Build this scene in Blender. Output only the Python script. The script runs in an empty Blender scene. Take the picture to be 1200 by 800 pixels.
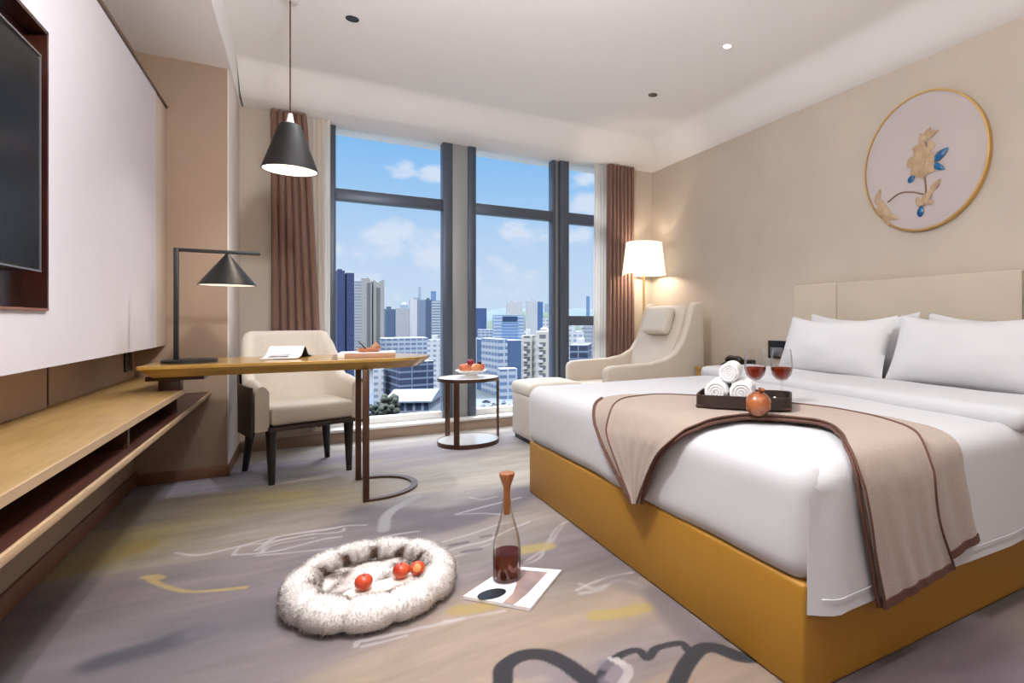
import bpy, bmesh, math, random
import numpy as np
from mathutils import Vector, Matrix, noise
PI = math.pi
random.seed(7)
scene = bpy.context.scene
COL = scene.collection

# ------------------------------------------------------------------ colours and materials
def lin(c):
    return tuple(((v/255)/12.92 if v/255 <= 0.04045 else ((v/255+0.055)/1.055)**2.4) for v in c)

def mat(name, rgb, rough=0.6, metal=0.0, var=0.0, vscale=8.0, vstretch=(1, 1, 1), bump=0.0, bscale=60.0, spec=0.5, sheen=0.0,
        trans=0.0, emit=None, estr=0.0, rgb2=None, coat=0.0, sss=0.0):
    m = bpy.data.materials.new(name); m.use_nodes = True
    nt = m.node_tree; n = nt.nodes; p = n['Principled BSDF']
    p.inputs['Base Color'].default_value = (*lin(rgb), 1)
    p.inputs['Roughness'].default_value = rough
    p.inputs['Metallic'].default_value = metal
    p.inputs['Specular IOR Level'].default_value = spec
    p.inputs['Sheen Weight'].default_value = sheen
    p.inputs['Transmission Weight'].default_value = trans
    p.inputs['Coat Weight'].default_value = coat
    if emit:
        p.inputs['Emission Color'].default_value = (*lin(emit), 1)
        p.inputs['Emission Strength'].default_value = estr
    tc = n.new('ShaderNodeTexCoord')
    if var or rgb2:
        mp = n.new('ShaderNodeMapping'); mp.inputs['Scale'].default_value = vstretch
        nz = n.new('ShaderNodeTexNoise'); nz.inputs['Scale'].default_value = vscale; nz.inputs['Detail'].default_value = 5
        mx = n.new('ShaderNodeMix'); mx.data_type = 'RGBA'
        a = lin(rgb); b = lin(rgb2) if rgb2 else tuple(max(0, v*(1-var)) for v in a)
        mx.inputs['A'].default_value = (*a, 1); mx.inputs['B'].default_value = (*b, 1)
        mr = n.new('ShaderNodeMapRange'); mr.inputs['From Min'].default_value = 0.35; mr.inputs['From Max'].default_value = 0.65
        nt.links.new(tc.outputs['Object'], mp.inputs['Vector']); nt.links.new(mp.outputs['Vector'], nz.inputs['Vector'])
        nt.links.new(nz.outputs['Fac'], mr.inputs['Value']); nt.links.new(mr.outputs['Result'], mx.inputs['Factor'])
        nt.links.new(mx.outputs['Result'], p.inputs['Base Color'])
    if bump:
        nb = n.new('ShaderNodeTexNoise'); nb.inputs['Scale'].default_value = bscale; nb.inputs['Detail'].default_value = 3
        bp = n.new('ShaderNodeBump'); bp.inputs['Strength'].default_value = bump; bp.inputs['Distance'].default_value = 0.01
        nt.links.new(tc.outputs['Object'], nb.inputs['Vector']); nt.links.new(nb.outputs['Fac'], bp.inputs['Height'])
        nt.links.new(bp.outputs['Normal'], p.inputs['Normal'])
    return m

def glass_mat(name, tint=(255, 255, 255), refl=0.06):
    m = bpy.data.materials.new(name); m.use_nodes = True
    nt = m.node_tree; n = nt.nodes; n.remove(n['Principled BSDF'])
    t = n.new('ShaderNodeBsdfTransparent'); t.inputs['Color'].default_value = (*lin(tint), 1)
    g = n.new('ShaderNodeBsdfGlossy'); g.inputs['Roughness'].default_value = 0.02
    lw = n.new('ShaderNodeLayerWeight'); lw.inputs['Blend'].default_value = 0.15
    mul = n.new('ShaderNodeMath'); mul.operation = 'MULTIPLY_ADD'; mul.inputs[1].default_value = 0.5; mul.inputs[2].default_value = refl
    mx = n.new('ShaderNodeMixShader')
    nt.links.new(lw.outputs['Fresnel'], mul.inputs[0]); nt.links.new(mul.outputs[0], mx.inputs[0])
    nt.links.new(t.outputs[0], mx.inputs[1]); nt.links.new(g.outputs[0], mx.inputs[2])
    nt.links.new(mx.outputs[0], n['Material Output'].inputs['Surface'])
    return m

def liquid_mat(name, tint, body, k=0.35):
    m = bpy.data.materials.new(name); m.use_nodes = True
    nt = m.node_tree; n = nt.nodes; n.remove(n['Principled BSDF']); L = nt.links.new
    t = n.new('ShaderNodeBsdfTransparent'); t.inputs['Color'].default_value = (*lin(tint), 1)
    d = n.new('ShaderNodeBsdfTranslucent'); d.inputs['Color'].default_value = (*lin(body), 1)
    d2 = n.new('ShaderNodeBsdfDiffuse'); d2.inputs['Color'].default_value = (*lin(body), 1)
    g = n.new('ShaderNodeBsdfGlossy'); g.inputs['Roughness'].default_value = 0.04
    a = n.new('ShaderNodeMixShader'); a.inputs[0].default_value = 0.5; L(d.outputs[0], a.inputs[1]); L(d2.outputs[0], a.inputs[2])
    b = n.new('ShaderNodeMixShader'); b.inputs[0].default_value = k; L(t.outputs[0], b.inputs[1]); L(a.outputs[0], b.inputs[2])
    c = n.new('ShaderNodeMixShader'); c.inputs[0].default_value = 0.06; L(b.outputs[0], c.inputs[1]); L(g.outputs[0], c.inputs[2])
    L(c.outputs[0], n['Material Output'].inputs['Surface'])
    return m

def sheer_mat(name, rgb, see=0.35):
    m = bpy.data.materials.new(name); m.use_nodes = True
    nt = m.node_tree; n = nt.nodes; n.remove(n['Principled BSDF'])
    d = n.new('ShaderNodeBsdfDiffuse'); d.inputs['Color'].default_value = (*lin(rgb), 1)
    t = n.new('ShaderNodeBsdfTranslucent'); t.inputs['Color'].default_value = (*lin(rgb), 1)
    tr = n.new('ShaderNodeBsdfTransparent')
    a = n.new('ShaderNodeMixShader'); a.inputs[0].default_value = 0.45
    b = n.new('ShaderNodeMixShader'); b.inputs[0].default_value = see
    L = nt.links.new
    L(d.outputs[0], a.inputs[1]); L(t.outputs[0], a.inputs[2]); L(a.outputs[0], b.inputs[1]); L(tr.outputs[0], b.inputs[2])
    L(b.outputs[0], n['Material Output'].inputs['Surface'])
    return m

def attr_mat(name, attr, rough=0.95, bump=0.3, bscale=400, sheen=0.2, vary=0.12):
    m = bpy.data.materials.new(name); m.use_nodes = True
    nt = m.node_tree; n = nt.nodes; p = n['Principled BSDF']; L = nt.links.new
    at = n.new('ShaderNodeAttribute'); at.attribute_name = attr
    tc = n.new('ShaderNodeTexCoord')
    nz = n.new('ShaderNodeTexNoise'); nz.inputs['Scale'].default_value = bscale; nz.inputs['Detail'].default_value = 2
    mr = n.new('ShaderNodeMapRange'); mr.inputs['To Min'].default_value = 1-vary; mr.inputs['To Max'].default_value = 1+vary
    mx = n.new('ShaderNodeVectorMath'); mx.operation = 'SCALE'
    L(tc.outputs['Object'], nz.inputs['Vector']); L(nz.outputs['Fac'], mr.inputs['Value'])
    L(at.outputs['Color'], mx.inputs[0]); L(mr.outputs['Result'], mx.inputs['Scale']); L(mx.outputs['Vector'], p.inputs['Base Color'])
    p.inputs['Roughness'].default_value = rough; p.inputs['Specular IOR Level'].default_value = 0.15; p.inputs['Sheen Weight'].default_value = sheen
    if bump:
        bp = n.new('ShaderNodeBump'); bp.inputs['Strength'].default_value = bump; bp.inputs['Distance'].default_value = 0.004
        L(nz.outputs['Fac'], bp.inputs['Height']); L(bp.outputs['Normal'], p.inputs['Normal'])
    return m

# ------------------------------------------------------------------ mesh builder
class B:
    def __init__(s): s.bm = bmesh.new()
    def _add(s, t):
        me = bpy.data.meshes.new('t'); t.to_mesh(me); t.free(); s.bm.from_mesh(me); bpy.data.meshes.remove(me); return s
    def box(s, x0, x1, y0, y1, z0, z1, bev=0.0, seg=2, M=None):
        t = bmesh.new(); bmesh.ops.create_cube(t, size=1)
        for v in t.verts:
            v.co = Vector((x0 if v.co.x < 0 else x1, y0 if v.co.y < 0 else y1, z0 if v.co.z < 0 else z1))
        if bev: bmesh.ops.bevel(t, geom=list(t.edges), offset=bev, segments=seg, profile=0.5, affect='EDGES', clamp_overlap=True)
        if M: bmesh.ops.transform(t, matrix=M, verts=t.verts)
        return s._add(t)
    def cone(s, p0, p1, r0, r1, seg=24, caps=True):
        p0 = Vector(p0); p1 = Vector(p1); d = p1-p0
        t = bmesh.new(); bmesh.ops.create_cone(t, cap_ends=caps, segments=seg, radius1=r0, radius2=r1, depth=d.length)
        q = Vector((0, 0, 1)).rotation_difference(d.normalized())
        bmesh.ops.transform(t, matrix=Matrix.Translation((p0+p1)/2) @ q.to_matrix().to_4x4(), verts=t.verts)
        return s._add(t)
    def cyl(s, p0, p1, r, seg=24): return s.cone(p0, p1, r, r, seg)
    def ball(s, c, r, sc=(1, 1, 1), seg=20, M=None):
        t = bmesh.new(); bmesh.ops.create_uvsphere(t, u_segments=seg, v_segments=max(8, seg*2//3), radius=r)
        bmesh.ops.scale(t, vec=sc, verts=t.verts)
        if M: bmesh.ops.transform(t, matrix=M, verts=t.verts)
        bmesh.ops.translate(t, vec=c, verts=t.verts)
        return s._add(t)
    def lathe(s, prof, c=(0, 0, 0), seg=32, sx=1, sy=1):
        t = bmesh.new(); rings = []
        for r, z in prof:
            if r < 1e-5: rings.append([t.verts.new((c[0], c[1], c[2]+z))])
            else: rings.append([t.verts.new((c[0]+sx*r*math.cos(2*PI*k/seg), c[1]+sy*r*math.sin(2*PI*k/seg), c[2]+z)) for k in range(seg)])
        for a, b in zip(rings, rings[1:]):
            for k in range(seg):
                k2 = (k+1) % seg
                if len(a) == 1 and len(b) == 1: continue
                if len(a) == 1: t.faces.new((a[0], b[k2], b[k]))
                elif len(b) == 1: t.faces.new((a[k], a[k2], b[0]))
                else: t.faces.new((a[k], a[k2], b[k2], b[k]))
        bmesh.ops.recalc_face_normals(t, faces=t.faces)
        return s._add(t)
    def tube(s, pts, r, seg=10, closed=False, flat=None):
        P = [Vector(p) for p in pts]; n = len(P); t = bmesh.new(); rings = []
        rr = r if isinstance(r, (list, tuple)) else [r]*n
        up = None
        for i in range(n):
            a = P[(i-1) % n] if (closed or i > 0) else P[i]; b = P[(i+1) % n] if (closed or i < n-1) else P[i]
            d = (b-a).normalized()
            ref = Vector((0, 0, 1)) if abs(d.z) < 0.95 else Vector((1, 0, 0))
            if up is not None: ref = up
            x = d.cross(ref)
            if x.length < 1e-6: x = d.cross(Vector((1, 0, 0)))
            x.normalize(); y = x.cross(d).normalized(); up = y
            fx, fy = flat if flat else (1, 1)
            rings.append([t.verts.new(P[i]+x*rr[i]*fx*math.cos(2*PI*k/seg)+y*rr[i]*fy*math.sin(2*PI*k/seg)) for k in range(seg)])
        m = n if closed else n-1
        for i in range(m):
            a, b = rings[i], rings[(i+1) % n]
            for k in range(seg): t.faces.new((a[k], a[(k+1) % seg], b[(k+1) % seg], b[k]))
        if not closed: t.faces.new(rings[0][::-1]); t.faces.new(rings[-1])
        bmesh.ops.recalc_face_normals(t, faces=t.faces)
        return s._add(t)
    def prism(s, poly, axis, a0, a1, bev=0.0, seg=2, M=None):
        def co(p, a):
            return {'x': (a, p[0], p[1]), 'y': (p[0], a, p[1]), 'z': (p[0], p[1], a)}[axis]
        t = bmesh.new()
        v0 = [t.verts.new(co(p, a0)) for p in poly]; v1 = [t.verts.new(co(p, a1)) for p in poly]
        t.faces.new(v0); t.faces.new(v1[::-1]); n = len(poly)
        for k in range(n): t.faces.new((v0[k], v0[(k+1) % n], v1[(k+1) % n], v1[k]))
        bmesh.ops.recalc_face_normals(t, faces=t.faces)
        if bev:
            ed = [e for f in t.faces if len(f.verts) == n for e in f.edges] if n > 4 else list(t.edges)
            bmesh.ops.bevel(t, geom=list(set(ed)), offset=bev, segments=seg, profile=0.5, affect='EDGES', clamp_overlap=True)
        if M: bmesh.ops.transform(t, matrix=M, verts=t.verts)
        return s._add(t)
    def grid(s, rows, cu=False, cv=False, thick=0.0):
        t = bmesh.new(); V = [[t.verts.new(p) for p in r] for r in rows]
        nu, nv = len(V), len(V[0])
        for i in range(nu if cu else nu-1):
            for j in range(nv if cv else nv-1):
                try: t.faces.new((V[i][j], V[(i+1) % nu][j], V[(i+1) % nu][(j+1) % nv], V[i][(j+1) % nv]))
                except ValueError: pass
        bmesh.ops.recalc_face_normals(t, faces=t.faces)
        if thick: bmesh.ops.solidify(t, geom=list(t.faces), thickness=thick)
        return s._add(t)
    def soft(s, x0, x1, y0, y1, z0, z1, r, n=(24, 24, 8), disp=None, M=None):
        """dense rounded box: cube grid clamped to an inner box and pushed out by r"""
        t = bmesh.new(); lo = Vector((x0, y0, z0)); hi = Vector((x1, y1, z1)); rad = r
        def pt(p):
            q = Vector([min(max(p[k], lo[k]+rad), hi[k]-rad) for k in range(3)]); d = p-q
            if d.length > 1e-9: p = q+d.normalized()*rad
            if disp: p = p+disp(p)
            return p
        def par(k, m):   # denser near the ends
            return 0.5-0.5*math.cos(PI*(k/m)) if m > 3 else k/m
        for ax in range(3):
            b, c = [k for k in range(3) if k != ax]
            for side in (0, 1):
                V = []
                for i in range(n[b]+1):
                    row = []
                    for j in range(n[c]+1):
                        p = Vector((0, 0, 0)); p[ax] = hi[ax] if side else lo[ax]
                        p[b] = lo[b]+(hi[b]-lo[b])*par(i, n[b]); p[c] = lo[c]+(hi[c]-lo[c])*par(j, n[c])
                        row.append(t.verts.new(pt(p)))
                    V.append(row)
                for i in range(n[b]):
                    for j in range(n[c]): t.faces.new((V[i][j], V[i+1][j], V[i+1][j+1], V[i][j+1]))
        bmesh.ops.remove_doubles(t, verts=t.verts, dist=1e-5)
        bmesh.ops.recalc_face_normals(t, faces=t.faces)
        if M: bmesh.ops.transform(t, matrix=M, verts=t.verts)
        return s._add(t)
    def out(s, name, material, parent=None, angle=40, world=True, M=None):
        if M: bmesh.ops.transform(s.bm, matrix=M, verts=s.bm.verts)
        me = bpy.data.meshes.new(name); s.bm.to_mesh(me); s.bm.free()
        me.polygons.foreach_set('use_smooth', [True]*len(me.polygons)); me.set_sharp_from_angle(angle=math.radians(angle))
        me.materials.append(material)
        o = bpy.data.objects.new(name, me); COL.objects.link(o)
        if parent:
            o.parent = parent
            if world and parent.type == 'EMPTY':
                o.matrix_parent_inverse = (Matrix.Translation(parent.location) @ parent.rotation_euler.to_matrix().to_4x4()).inverted() if world == 'full' else Matrix.Translation(-parent.location)
        return o

def thing(name, label, cat, loc=(0, 0, 0), group=None, rz=0.0):
    o = bpy.data.objects.new(name, None); COL.objects.link(o); o.empty_display_size = 0.1
    o.location = loc; o.rotation_euler = (0, 0, rz)
    return tag(o, label, cat, group)
def tag(o, label, cat, group=None):
    o['label'] = label; o['category'] = cat
    if group: o['group'] = group
    return o
def struct(o, label=None):
    o['kind'] = 'structure'
    if label: o['label'] = label
    return o
def part_label(o, text): o['label'] = text; return o

def copy_tree(o, parent=None):
    c = o.copy(); COL.objects.link(c); c.parent = parent
    if parent: c.matrix_parent_inverse = o.matrix_parent_inverse.copy()
    for ch in list(o.children): copy_tree(ch, c)
    return c

def spline(pts, n):
    """Catmull-Rom through points (any dimension)"""
    P = [np.array(p, float) for p in pts]; P = [2*P[0]-P[1]]+P+[2*P[-1]-P[-2]]; out = []
    for i in range(1, len(P)-2):
        for k in range(n):
            t = k/n
            out.append(0.5*((2*P[i])+(-P[i-1]+P[i+1])*t+(2*P[i-1]-5*P[i]+4*P[i+1]-P[i+2])*t*t+(-P[i-1]+3*P[i]-3*P[i+1]+P[i+2])*t**3))
    out.append(P[-2]); return out

def N(x, y, z=0.0): return noise.noise(Vector((x, y, z)))

# materials of the room
M_WALL = mat('beige_wallpaper', (200, 187, 172), 0.85, var=0.05, vscale=3, bump=0.05, bscale=250)
M_WALLD = mat('taupe_wallpaper', (166, 142, 122), 0.85, var=0.05, vscale=3, bump=0.05, bscale=250)
M_CEIL = mat('white_ceiling_paint', (250, 248, 247), 0.9)
M_PANEL = mat('pale_lilac_wall_panel', (212, 206, 211), 0.55, var=0.02, vscale=2)
M_SKIRT = mat('brown_skirting_wood', (136, 96, 72), 0.5, rgb2=(120, 82, 60), vscale=6, vstretch=(1, 8, 8))
M_KERB = mat('window_kerb', (168, 144, 126), 0.6, var=0.06, vscale=5)
M_SILL = mat('white_stone_sill', (236, 234, 230), 0.35)
M_FRAME = mat('dark_window_aluminium', (84, 92, 106), 0.4, 0.4)
M_FRAMEG = mat('grey_window_aluminium', (158, 160, 162), 0.45, 0.2)
M_GLASS = glass_mat('window_glass', (250, 253, 255), 0.0)
M_WOOD = mat('honey_oak', (156, 127, 80), 0.42, rgb2=(142, 113, 67), vscale=5, vstretch=(9, 1, 9))
M_WOODX = mat('honey_oak_desk', (178, 140, 72), 0.26, rgb2=(162, 124, 58), coat=0.3, vscale=5, vstretch=(1, 9, 9))
M_WOODEDGE = mat('oak_edge', (172, 144, 112), 0.5)
M_DWOOD = mat('dark_walnut', (70, 36, 26), 0.4, rgb2=(52, 26, 20), vscale=5, vstretch=(8, 1, 8))
M_MAHOG = mat('mahogany_lacquer', (38, 13, 9), 0.3, rgb2=(58, 24, 12), vscale=2.5, vstretch=(1, 0.6, 1.5), coat=0.3)
M_BLACK = mat('black_metal', (15, 13, 13), 0.5, 0.0)
M_BLACKP = mat('black_plastic', (16, 16, 17), 0.3)
M_SCREEN = mat('television_screen', (3, 3, 4), 0.25, spec=0.12)
M_SILVER = mat('silver_bezel', (150, 150, 152), 0.3, 0.8)
M_BRASS = mat('brass', (224, 184, 114), 0.3, 0.9)
M_BRONZE = mat('bronze_metal', (92, 66, 52), 0.35, 0.75)
M_STEEL = mat('polished_steel', (190, 186, 180), 0.12, 0.95)
M_COPPER = mat('copper', (176, 112, 82), 0.3, 0.7)
M_FAB = mat('cream_upholstery', (212, 202, 188), 0.9, var=0.04, vscale=30, bump=0.12, bscale=500, sheen=0.2, spec=0.2)
M_FABL = mat('light_cream_leather', (206, 194, 178), 0.6, var=0.04, vscale=6, bump=0.05, bscale=200, spec=0.3)
M_SHELL = mat('dark_brown_shell', (52, 38, 32), 0.45)
M_CHLEG = mat('black_stained_legs', (30, 24, 22), 0.4)
M_MUST = mat('mustard_leather', (160, 114, 34), 0.5, var=0.06, vscale=2.5, bump=0.05, bscale=300, spec=0.4)
M_HEAD = mat('grey_beige_headboard', (196, 182, 164), 0.85, var=0.04, vscale=4, bump=0.05, bscale=300)
M_LINEN = mat('white_linen', (197, 196, 198), 0.9, bump=0.04, bscale=40, spec=0.2, sheen=0.1)
M_LINEN2 = mat('white_pillowcase', (210, 209, 211), 0.9, bump=0.06, bscale=14, spec=0.2, sheen=0.1)
M_TOWEL = mat('white_terry', (230, 229, 230), 0.95, bump=0.4, bscale=400, sheen=0.3)
M_THROW = mat('taupe_throw', (168, 151, 138), 0.95, rgb2=(157, 139, 126), vscale=220, bump=0.35, bscale=700, sheen=0.3, spec=0.1)
M_TRIM = mat('brown_throw_binding', (90, 58, 46), 0.8)
M_DRAPE = mat('brown_drape', (132, 100, 86), 0.85, rgb2=(118, 88, 76), vscale=40, vstretch=(6, 6, 0.3), sheen=0.3, spec=0.2)
M_SHEER = sheer_mat('white_sheer', (246, 240, 232), 0.12)
M_WHITE = mat('white_gloss', (240, 238, 236), 0.3)
M_PAPER = mat('white_paper', (240, 238, 240), 0.7)
LIGHTS = [(0.255, 3.586, 58, 95), (0.255, 1.9, 48, 95), (0.255, 0.2, 50, 95), (1.25, 0.2, 28, 95), (2.379, 3.604, 25, 80), (2.371, 2.721, 25, 80), (2.371, 1.5, 20, 80), (2.37, 0.2, 35, 80)]
FILL_LIGHTS = [(0.22, 1.45, 2.22, 92), (0.25, -1.7, 2.15, 24)]     # two added fill lights without fixtures, both out of view
FLOORLAMP = 11
PENDANT = 8
SKY = 0.80
SKYHI = 16.0
SUN = 1.3
CITYK = 0.255
CARPETK = 0.57
EXPO = 0.33
CLOUDS = [((0.1334, 0.9592, 0.2493), 0.06, 0.62), ((0.1857, 0.9523, 0.2421), 0.05, 0.58), ((0.1043, 0.9859, 0.1307), 0.16, 0.52), ((0.0548, 0.9966, 0.0621), 0.2, 0.45), ((0.341, 0.9278, 0.1513), 0.09, 0.55), ((0.3015, 0.9498, 0.0832), 0.12, 0.45), ((0.4358, 0.8644, 0.2509), 0.06, 0.6), ((0.4406, 0.8739, 0.2051), 0.07, 0.75), ((0.4271, 0.8912, 0.1532), 0.06, 0.5), ((0.2106, 0.9714, 0.1102), 0.14, 0.42)]
CTRL=[
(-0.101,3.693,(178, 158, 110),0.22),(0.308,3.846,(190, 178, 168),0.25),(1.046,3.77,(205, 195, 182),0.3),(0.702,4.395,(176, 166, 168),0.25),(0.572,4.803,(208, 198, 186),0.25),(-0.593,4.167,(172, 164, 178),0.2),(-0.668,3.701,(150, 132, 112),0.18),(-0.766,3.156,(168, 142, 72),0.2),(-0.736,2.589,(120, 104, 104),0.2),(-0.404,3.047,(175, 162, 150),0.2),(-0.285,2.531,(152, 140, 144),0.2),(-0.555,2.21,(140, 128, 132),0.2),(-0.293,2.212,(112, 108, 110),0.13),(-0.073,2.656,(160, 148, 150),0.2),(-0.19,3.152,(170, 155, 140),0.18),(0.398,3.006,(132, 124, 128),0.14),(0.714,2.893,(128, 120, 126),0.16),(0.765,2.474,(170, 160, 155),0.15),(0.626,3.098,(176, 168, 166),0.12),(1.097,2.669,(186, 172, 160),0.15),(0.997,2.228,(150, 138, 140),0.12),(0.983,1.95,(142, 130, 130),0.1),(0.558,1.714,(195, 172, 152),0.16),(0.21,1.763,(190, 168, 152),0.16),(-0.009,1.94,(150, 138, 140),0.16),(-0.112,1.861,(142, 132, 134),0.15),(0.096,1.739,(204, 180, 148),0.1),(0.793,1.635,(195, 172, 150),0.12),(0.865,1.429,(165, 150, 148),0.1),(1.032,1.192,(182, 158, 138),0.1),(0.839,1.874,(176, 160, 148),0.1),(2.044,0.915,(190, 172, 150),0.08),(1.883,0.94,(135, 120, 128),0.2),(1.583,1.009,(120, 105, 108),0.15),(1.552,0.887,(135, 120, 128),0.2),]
STROKES=[
( [(-0.841, 3.017), (-0.748, 3.082), (-0.632, 3.18)] ,0.1,(172, 140, 56),0.06,0.9),
( [(-0.522, 2.774), (-0.467, 2.684), (-0.384, 2.579), (-0.31, 2.531), (-0.186, 2.488)] ,0.014,(214, 184, 110),0.008,0.95),
( [(-0.531, 2.78), (-0.5, 2.773), (-0.473, 2.74)] ,0.02,(214, 184, 110),0.01,0.8),
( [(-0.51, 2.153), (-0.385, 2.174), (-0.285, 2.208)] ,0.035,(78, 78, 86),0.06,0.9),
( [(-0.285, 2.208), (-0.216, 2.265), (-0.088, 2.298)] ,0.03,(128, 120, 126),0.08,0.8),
( [(-0.467, 3.008), (-0.379, 2.93), (-0.261, 2.946), (-0.071, 3.001), (0.164, 2.986)] ,0.014,(232, 225, 227),0.005,0.7),
( [(-0.253, 2.857), (-0.171, 2.828), (-0.066, 2.815), (0.076, 2.857), (0.157, 2.849)] ,0.014,(232, 225, 227),0.005,0.8),
( [(-0.254, 2.864), (-0.23, 2.945), (-0.113, 2.942), (0.044, 2.954)] ,0.012,(232, 225, 227),0.005,0.7),
( [(-0.15, 2.823), (-0.111, 2.894), (0.043, 2.896)] ,0.012,(232, 225, 227),0.005,0.7),
( [(-0.173, 2.865), (-0.09, 2.991), (0.1, 2.978), (0.181, 2.987), (0.271, 2.948)] ,0.014,(232, 225, 227),0.005,0.8),
( [(-0.154, 2.838), (-0.124, 2.924), (0.003, 2.949), (0.157, 2.918), (0.179, 2.956)] ,0.012,(232, 225, 227),0.005,0.8),
( [(-0.169, 2.802), (0.003, 2.748), (0.183, 2.715), (0.341, 2.745), (0.473, 2.733)] ,0.012,(232, 225, 227),0.005,0.7),
( [(-0.145, 3.697), (0.004, 3.658)] ,0.05,(200, 176, 104),0.08,0.8),
( [(0.269, 3.167), (0.527, 2.975)] ,0.06,(122, 114, 120),0.1,0.8),
( [(0.568, 3.28), (0.435, 3.131), (0.368, 3.009), (0.336, 2.83)] ,0.035,(190, 188, 190),0.02,0.8),
( [(0.139, 1.868), (0.147, 1.891), (0.18, 1.884), (0.261, 1.877), (0.459, 1.861)] ,0.014,(232, 225, 227),0.005,0.7),
( [(0.157, 1.854), (0.19, 1.852), (0.285, 1.848)] ,0.01,(232, 225, 227),0.005,0.6),
( [(0.589, 2.717), (0.711, 2.738), (0.867, 2.813), (1.053, 2.93)] ,0.03,(118, 110, 118),0.05,0.7),
( [(0.685, 2.878), (0.798, 2.907), (0.939, 2.937), (1.065, 2.963)] ,0.012,(232, 225, 227),0.005,0.8),
( [(0.683, 2.869), (0.796, 2.827), (0.892, 2.757)] ,0.012,(232, 225, 227),0.005,0.7),
( [(0.818, 3.107), (0.867, 3.038), (0.952, 3.05)] ,0.012,(232, 225, 227),0.005,0.7),
( [(0.551, 2.543), (0.667, 2.57), (0.807, 2.619), (0.893, 2.631)] ,0.012,(232, 225, 227),0.005,0.7),
( [(0.529, 2.443), (0.619, 2.452), (0.73, 2.46), (0.825, 2.52), (0.971, 2.586)] ,0.014,(232, 225, 227),0.005,0.7),
( [(0.563, 2.364), (0.646, 2.387), (0.726, 2.415)] ,0.01,(232, 225, 227),0.005,0.7),
( [(0.575, 2.49), (0.637, 2.488)] ,0.02,(110, 102, 108),0.01,0.7),
( [(0.604, 2.392), (0.671, 2.382)] ,0.02,(110, 102, 108),0.01,0.7),
( [(0.717, 2.513), (0.751, 2.513)] ,0.02,(110, 102, 108),0.01,0.7),
( [(0.767, 2.134), (0.859, 2.168), (0.92, 2.251), (1.06, 2.441), (1.195, 2.519)] ,0.012,(232, 225, 227),0.005,0.55),
( [(0.794, 2.161), (0.952, 2.282), (1.127, 2.494)] ,0.01,(232, 225, 227),0.007,0.5),
( [(0.832, 2.278), (0.882, 2.273), (0.936, 2.267)] ,0.05,(205, 182, 112),0.03,0.85),
( [(0.458, 1.926), (0.509, 1.907), (0.57, 1.897)] ,0.035,(200, 172, 104),0.03,0.8),
( [(0.406, 1.875), (0.483, 1.859), (0.601, 1.835)] ,0.01,(232, 225, 227),0.005,0.6),
( [(0.857, 1.655), (0.933, 1.624), (1.041, 1.61)] ,0.03,(204, 178, 104),0.03,0.8),
( [(0.88, 1.841), (0.959, 1.866), (1.048, 1.875), (1.127, 1.861)] ,0.01,(232, 225, 227),0.005,0.6),
( [(0.879, 1.813), (0.951, 1.799), (1.05, 1.828), (1.108, 1.736)] ,0.01,(232, 225, 227),0.012,0.5),
( [(0.911, 1.88), (0.936, 1.822), (0.989, 1.819)] ,0.01,(232, 225, 227),0.012,0.5),
( [(1.052, 1.857), (1.066, 1.76), (1.115, 1.703), (1.111, 1.574)] ,0.05,(150, 140, 138),0.05,0.6),
( [(1.122, 1.671), (1.081, 1.408), (1.115, 1.338)] ,0.05,(128, 118, 120),0.06,0.7),
( [(0.544, 1.498), (0.608, 1.487), (0.649, 1.421)] ,0.05,(150, 138, 146),0.04,0.6),
( [(0.452, 1.429), (0.477, 1.477), (0.509, 1.545), (0.569, 1.567), (0.628, 1.536), (0.66, 1.468), (0.681, 1.383), (0.702, 1.327)] ,0.046,(54, 52, 58),0.008,0.97),
( [(0.696, 1.315), (0.716, 1.358), (0.76, 1.394), (0.837, 1.418), (0.881, 1.407), (0.881, 1.363), (0.934, 1.391), (1.008, 1.377), (1.006, 1.338)] ,0.02,(54, 52, 58),0.007,0.95),
( [(0.871, 1.213), (0.894, 1.233), (0.963, 1.284), (1.039, 1.322), (1.088, 1.305), (1.124, 1.232), (1.171, 1.201)] ,0.046,(54, 52, 58),0.008,0.97),
( [(0.76, 1.398), (0.781, 1.36), (0.726, 1.336)] ,0.03,(150, 140, 148),0.02,0.7),
( [(0.787, 1.417), (0.8, 1.374), (0.795, 1.344), (0.75, 1.306)] ,0.012,(225, 218, 212),0.005,0.9),
( [(0.803, 1.407), (0.814, 1.358), (0.798, 1.326), (0.762, 1.3)] ,0.009,(225, 218, 212),0.005,0.9),
( [(2.015, 1.006), (2.194, 1.009), (2.36, 0.985)] ,0.05,(80, 70, 64),0.02,0.9),  # dark stroke along the bed, mostly its shadow painted in
( [(1.344, 1.009), (1.575, 1.004), (1.861, 0.981)] ,0.04,(110, 98, 100),0.03,0.7),  # bed shadow on the carpet, painted as a grey stroke
( [(0.172, 4.015), (0.64, 4.007), (1.133, 4.082)] ,0.05,(178, 168, 172),0.08,0.7),
( [(0.136, 4.435), (0.535, 4.493), (0.975, 4.497)] ,0.05,(172, 162, 168),0.08,0.6),
( [(-0.259, 4.29), (0.13, 4.23), (0.45, 4.251)] ,0.05,(205, 190, 150),0.06,0.5),
]
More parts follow.
